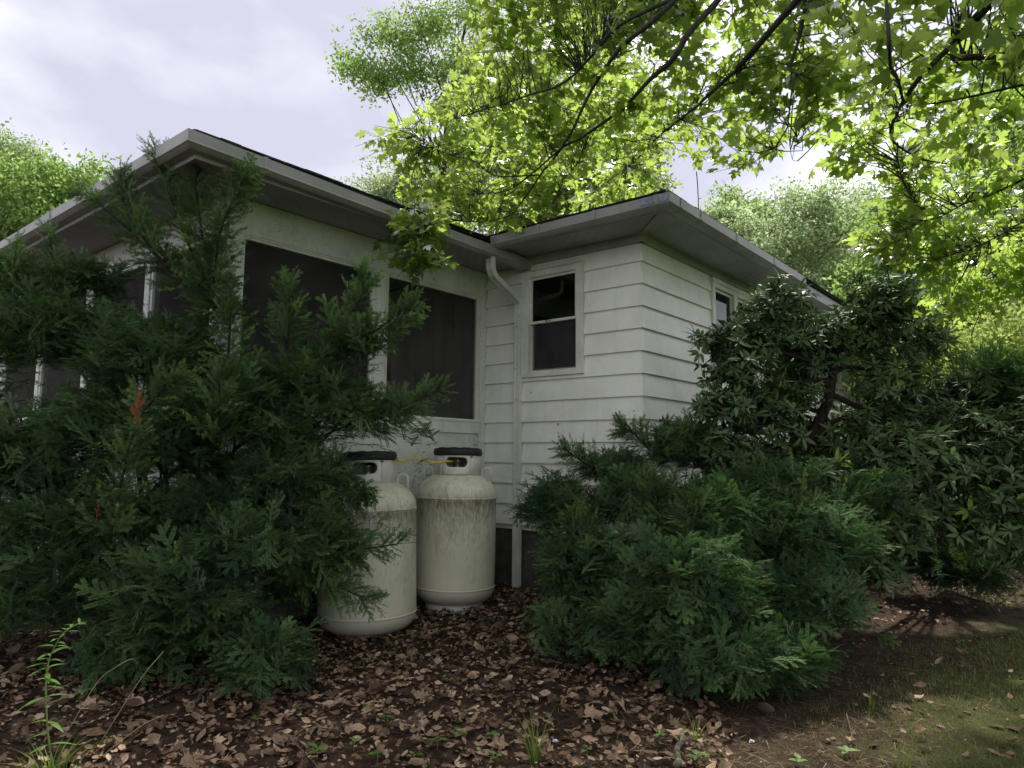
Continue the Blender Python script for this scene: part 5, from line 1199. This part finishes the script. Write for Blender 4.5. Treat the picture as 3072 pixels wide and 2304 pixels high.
def cone(at, ang, label, s=1.):
    b = gp(*at); b[2] = .026; T = empty('pine_cone', b, label, 'pine cone', 'pine cones on the ground'); T.rotation_euler = (0, .1, ang); T.scale = (s, s, s)
    MB().tube([(-.06, 0, 0), (0, 0, 0), (.065, 0, 0)], [.006, .009, .003], 6).build('core', 'cone_brown', T)
    sc = MB(); sc.hexa([(0, -.004, -.001), (.022, -.009, -.001), (.022, .009, -.001), (0, .004, -.001), (0, -.004, .001), (.022, -.009, .002), (.022, .009, .002), (0, .004, .001)]); me0 = sc.build('scale', 'cone_brown', T); me = me0.data; first = True
    for k in range(64):
        t = k / 63; a = k * 2.4; rr = math.sin(math.pi * (.12 + .8 * t)); g = np.array([[.45, math.cos(a), math.sin(a)]]); R = frames(g, np.array([[1., 0, 0]]))[0]
        p = np.array([-.055 + .115 * t, .004 * math.cos(a), .004 * math.sin(a)])
        if first: o = me0; Mx = Matrix.Identity(4); first = False
        else: o = bpy.data.objects.new('scale', me); COL.objects.link(o); o.parent = T
        s_ = .35 + .8 * rr; Mx = Matrix([[*(float(v) for v in R[i] * s_), float(p[i])] for i in range(3)] + [[0, 0, 0, 1]]); o.matrix_local = Mx
cone((1885, 2138), .3, 'brown pine cone lying on the sunlit needles left of the stick'); cone((2095, 2190), 1.4, 'dark pine cone half hidden under the right yew tip', .95); cone((2300, 2140), 2.6, 'scaly pine cone on the dark soil right of the yew', .9); cone((2660, 1915), .2, 'long pine cone on the bare soil beyond the yew', .85)
p, q = gp(2050, 2225), gp(2030, 2330); p[2] = q[2] = .03
m_ = [p + (q - p) * t + np.array([rng.normal() * .006, rng.normal() * .006, .012 * math.sin(t * 7) + .012]) for t in np.linspace(0, 1, 7)]
st = limb('lichen_stick', m_, .011, .015, 'lichen_bark', None, 10); tag(st, 'short lichen covered stick standing out of the grass tuft', 'stick')
for k, (at, s) in enumerate((((1630, 2238), .018), ((1662, 2243), .02), ((2252, 2238), .018))):
    b = gp(*at); m = MB()
    for j in range(3): c = b + np.array([rng.normal() * s * .4, rng.normal() * s * .4, .022]); m.hexa([c + np.array([dx * s * .5, dy * s * .35, dz + rng.normal() * .004]) for dz in (0, .006) for dx, dy in ((-1, -1), (1, -1), (1, 1), (-1, 1))])
    o = m.build('litter_scrap', 'porcelain_scrap'); tag(o, ('small white scrap of litter behind the grass tuft', 'crumpled white scrap of litter in the grass', 'white sliver lying by the lawn edge')[k], 'scrap')
# sprouts in the gutter and a hanging vine
def sprout():
    b = np.array([LB + OV + .02, -OV - .05, 3.40]); T = empty('gutter_seedling', b, 'small leafy seedling sprouting from the gutter corner', 'seedling')
    MB().tube([(0, 0, -.03), (.0, 0, .05), (.01, .01, .12)], .0025, 5).build('stem', 'stem_green', T)
    me = proto_mesh('sprout_leaf_mesh', ellip_leaf(1., .5, .2, .2, 3), 'weed_leaf')
    for k in range(7): a = k * 2.4; g = np.array([[math.cos(a), math.sin(a), .35]]); place('leaf', me, np.array([0, 0, .03 + .014 * k]), frames(g, np.array([[0, 0, 1.]]))[0], .075 - .004 * k, T)
sprout()
o = MB().tube(spline([pxplane(2096, 640, 0, LB + .3), pxplane(2093, 560, 0, LB + .3), pxplane(2089, 515, 0, LB + .3)], 4), .005, 5).build('bare_stem', 'bark_twig'); tag(o, 'thin bare stem poking up above the right hand roof', 'stem')
o = MB().tube(spline([px(1345, 690, 5.95), px(1352, 730, 5.93), px(1345, 760, 5.95), px(1362, 785, 5.95), px(1385, 790, 5.95)], 6), .0022, 5).build('hanging_vine', 'bark_twig'); tag(o, 'thin curling vine hanging over the porch gutter', 'vine')
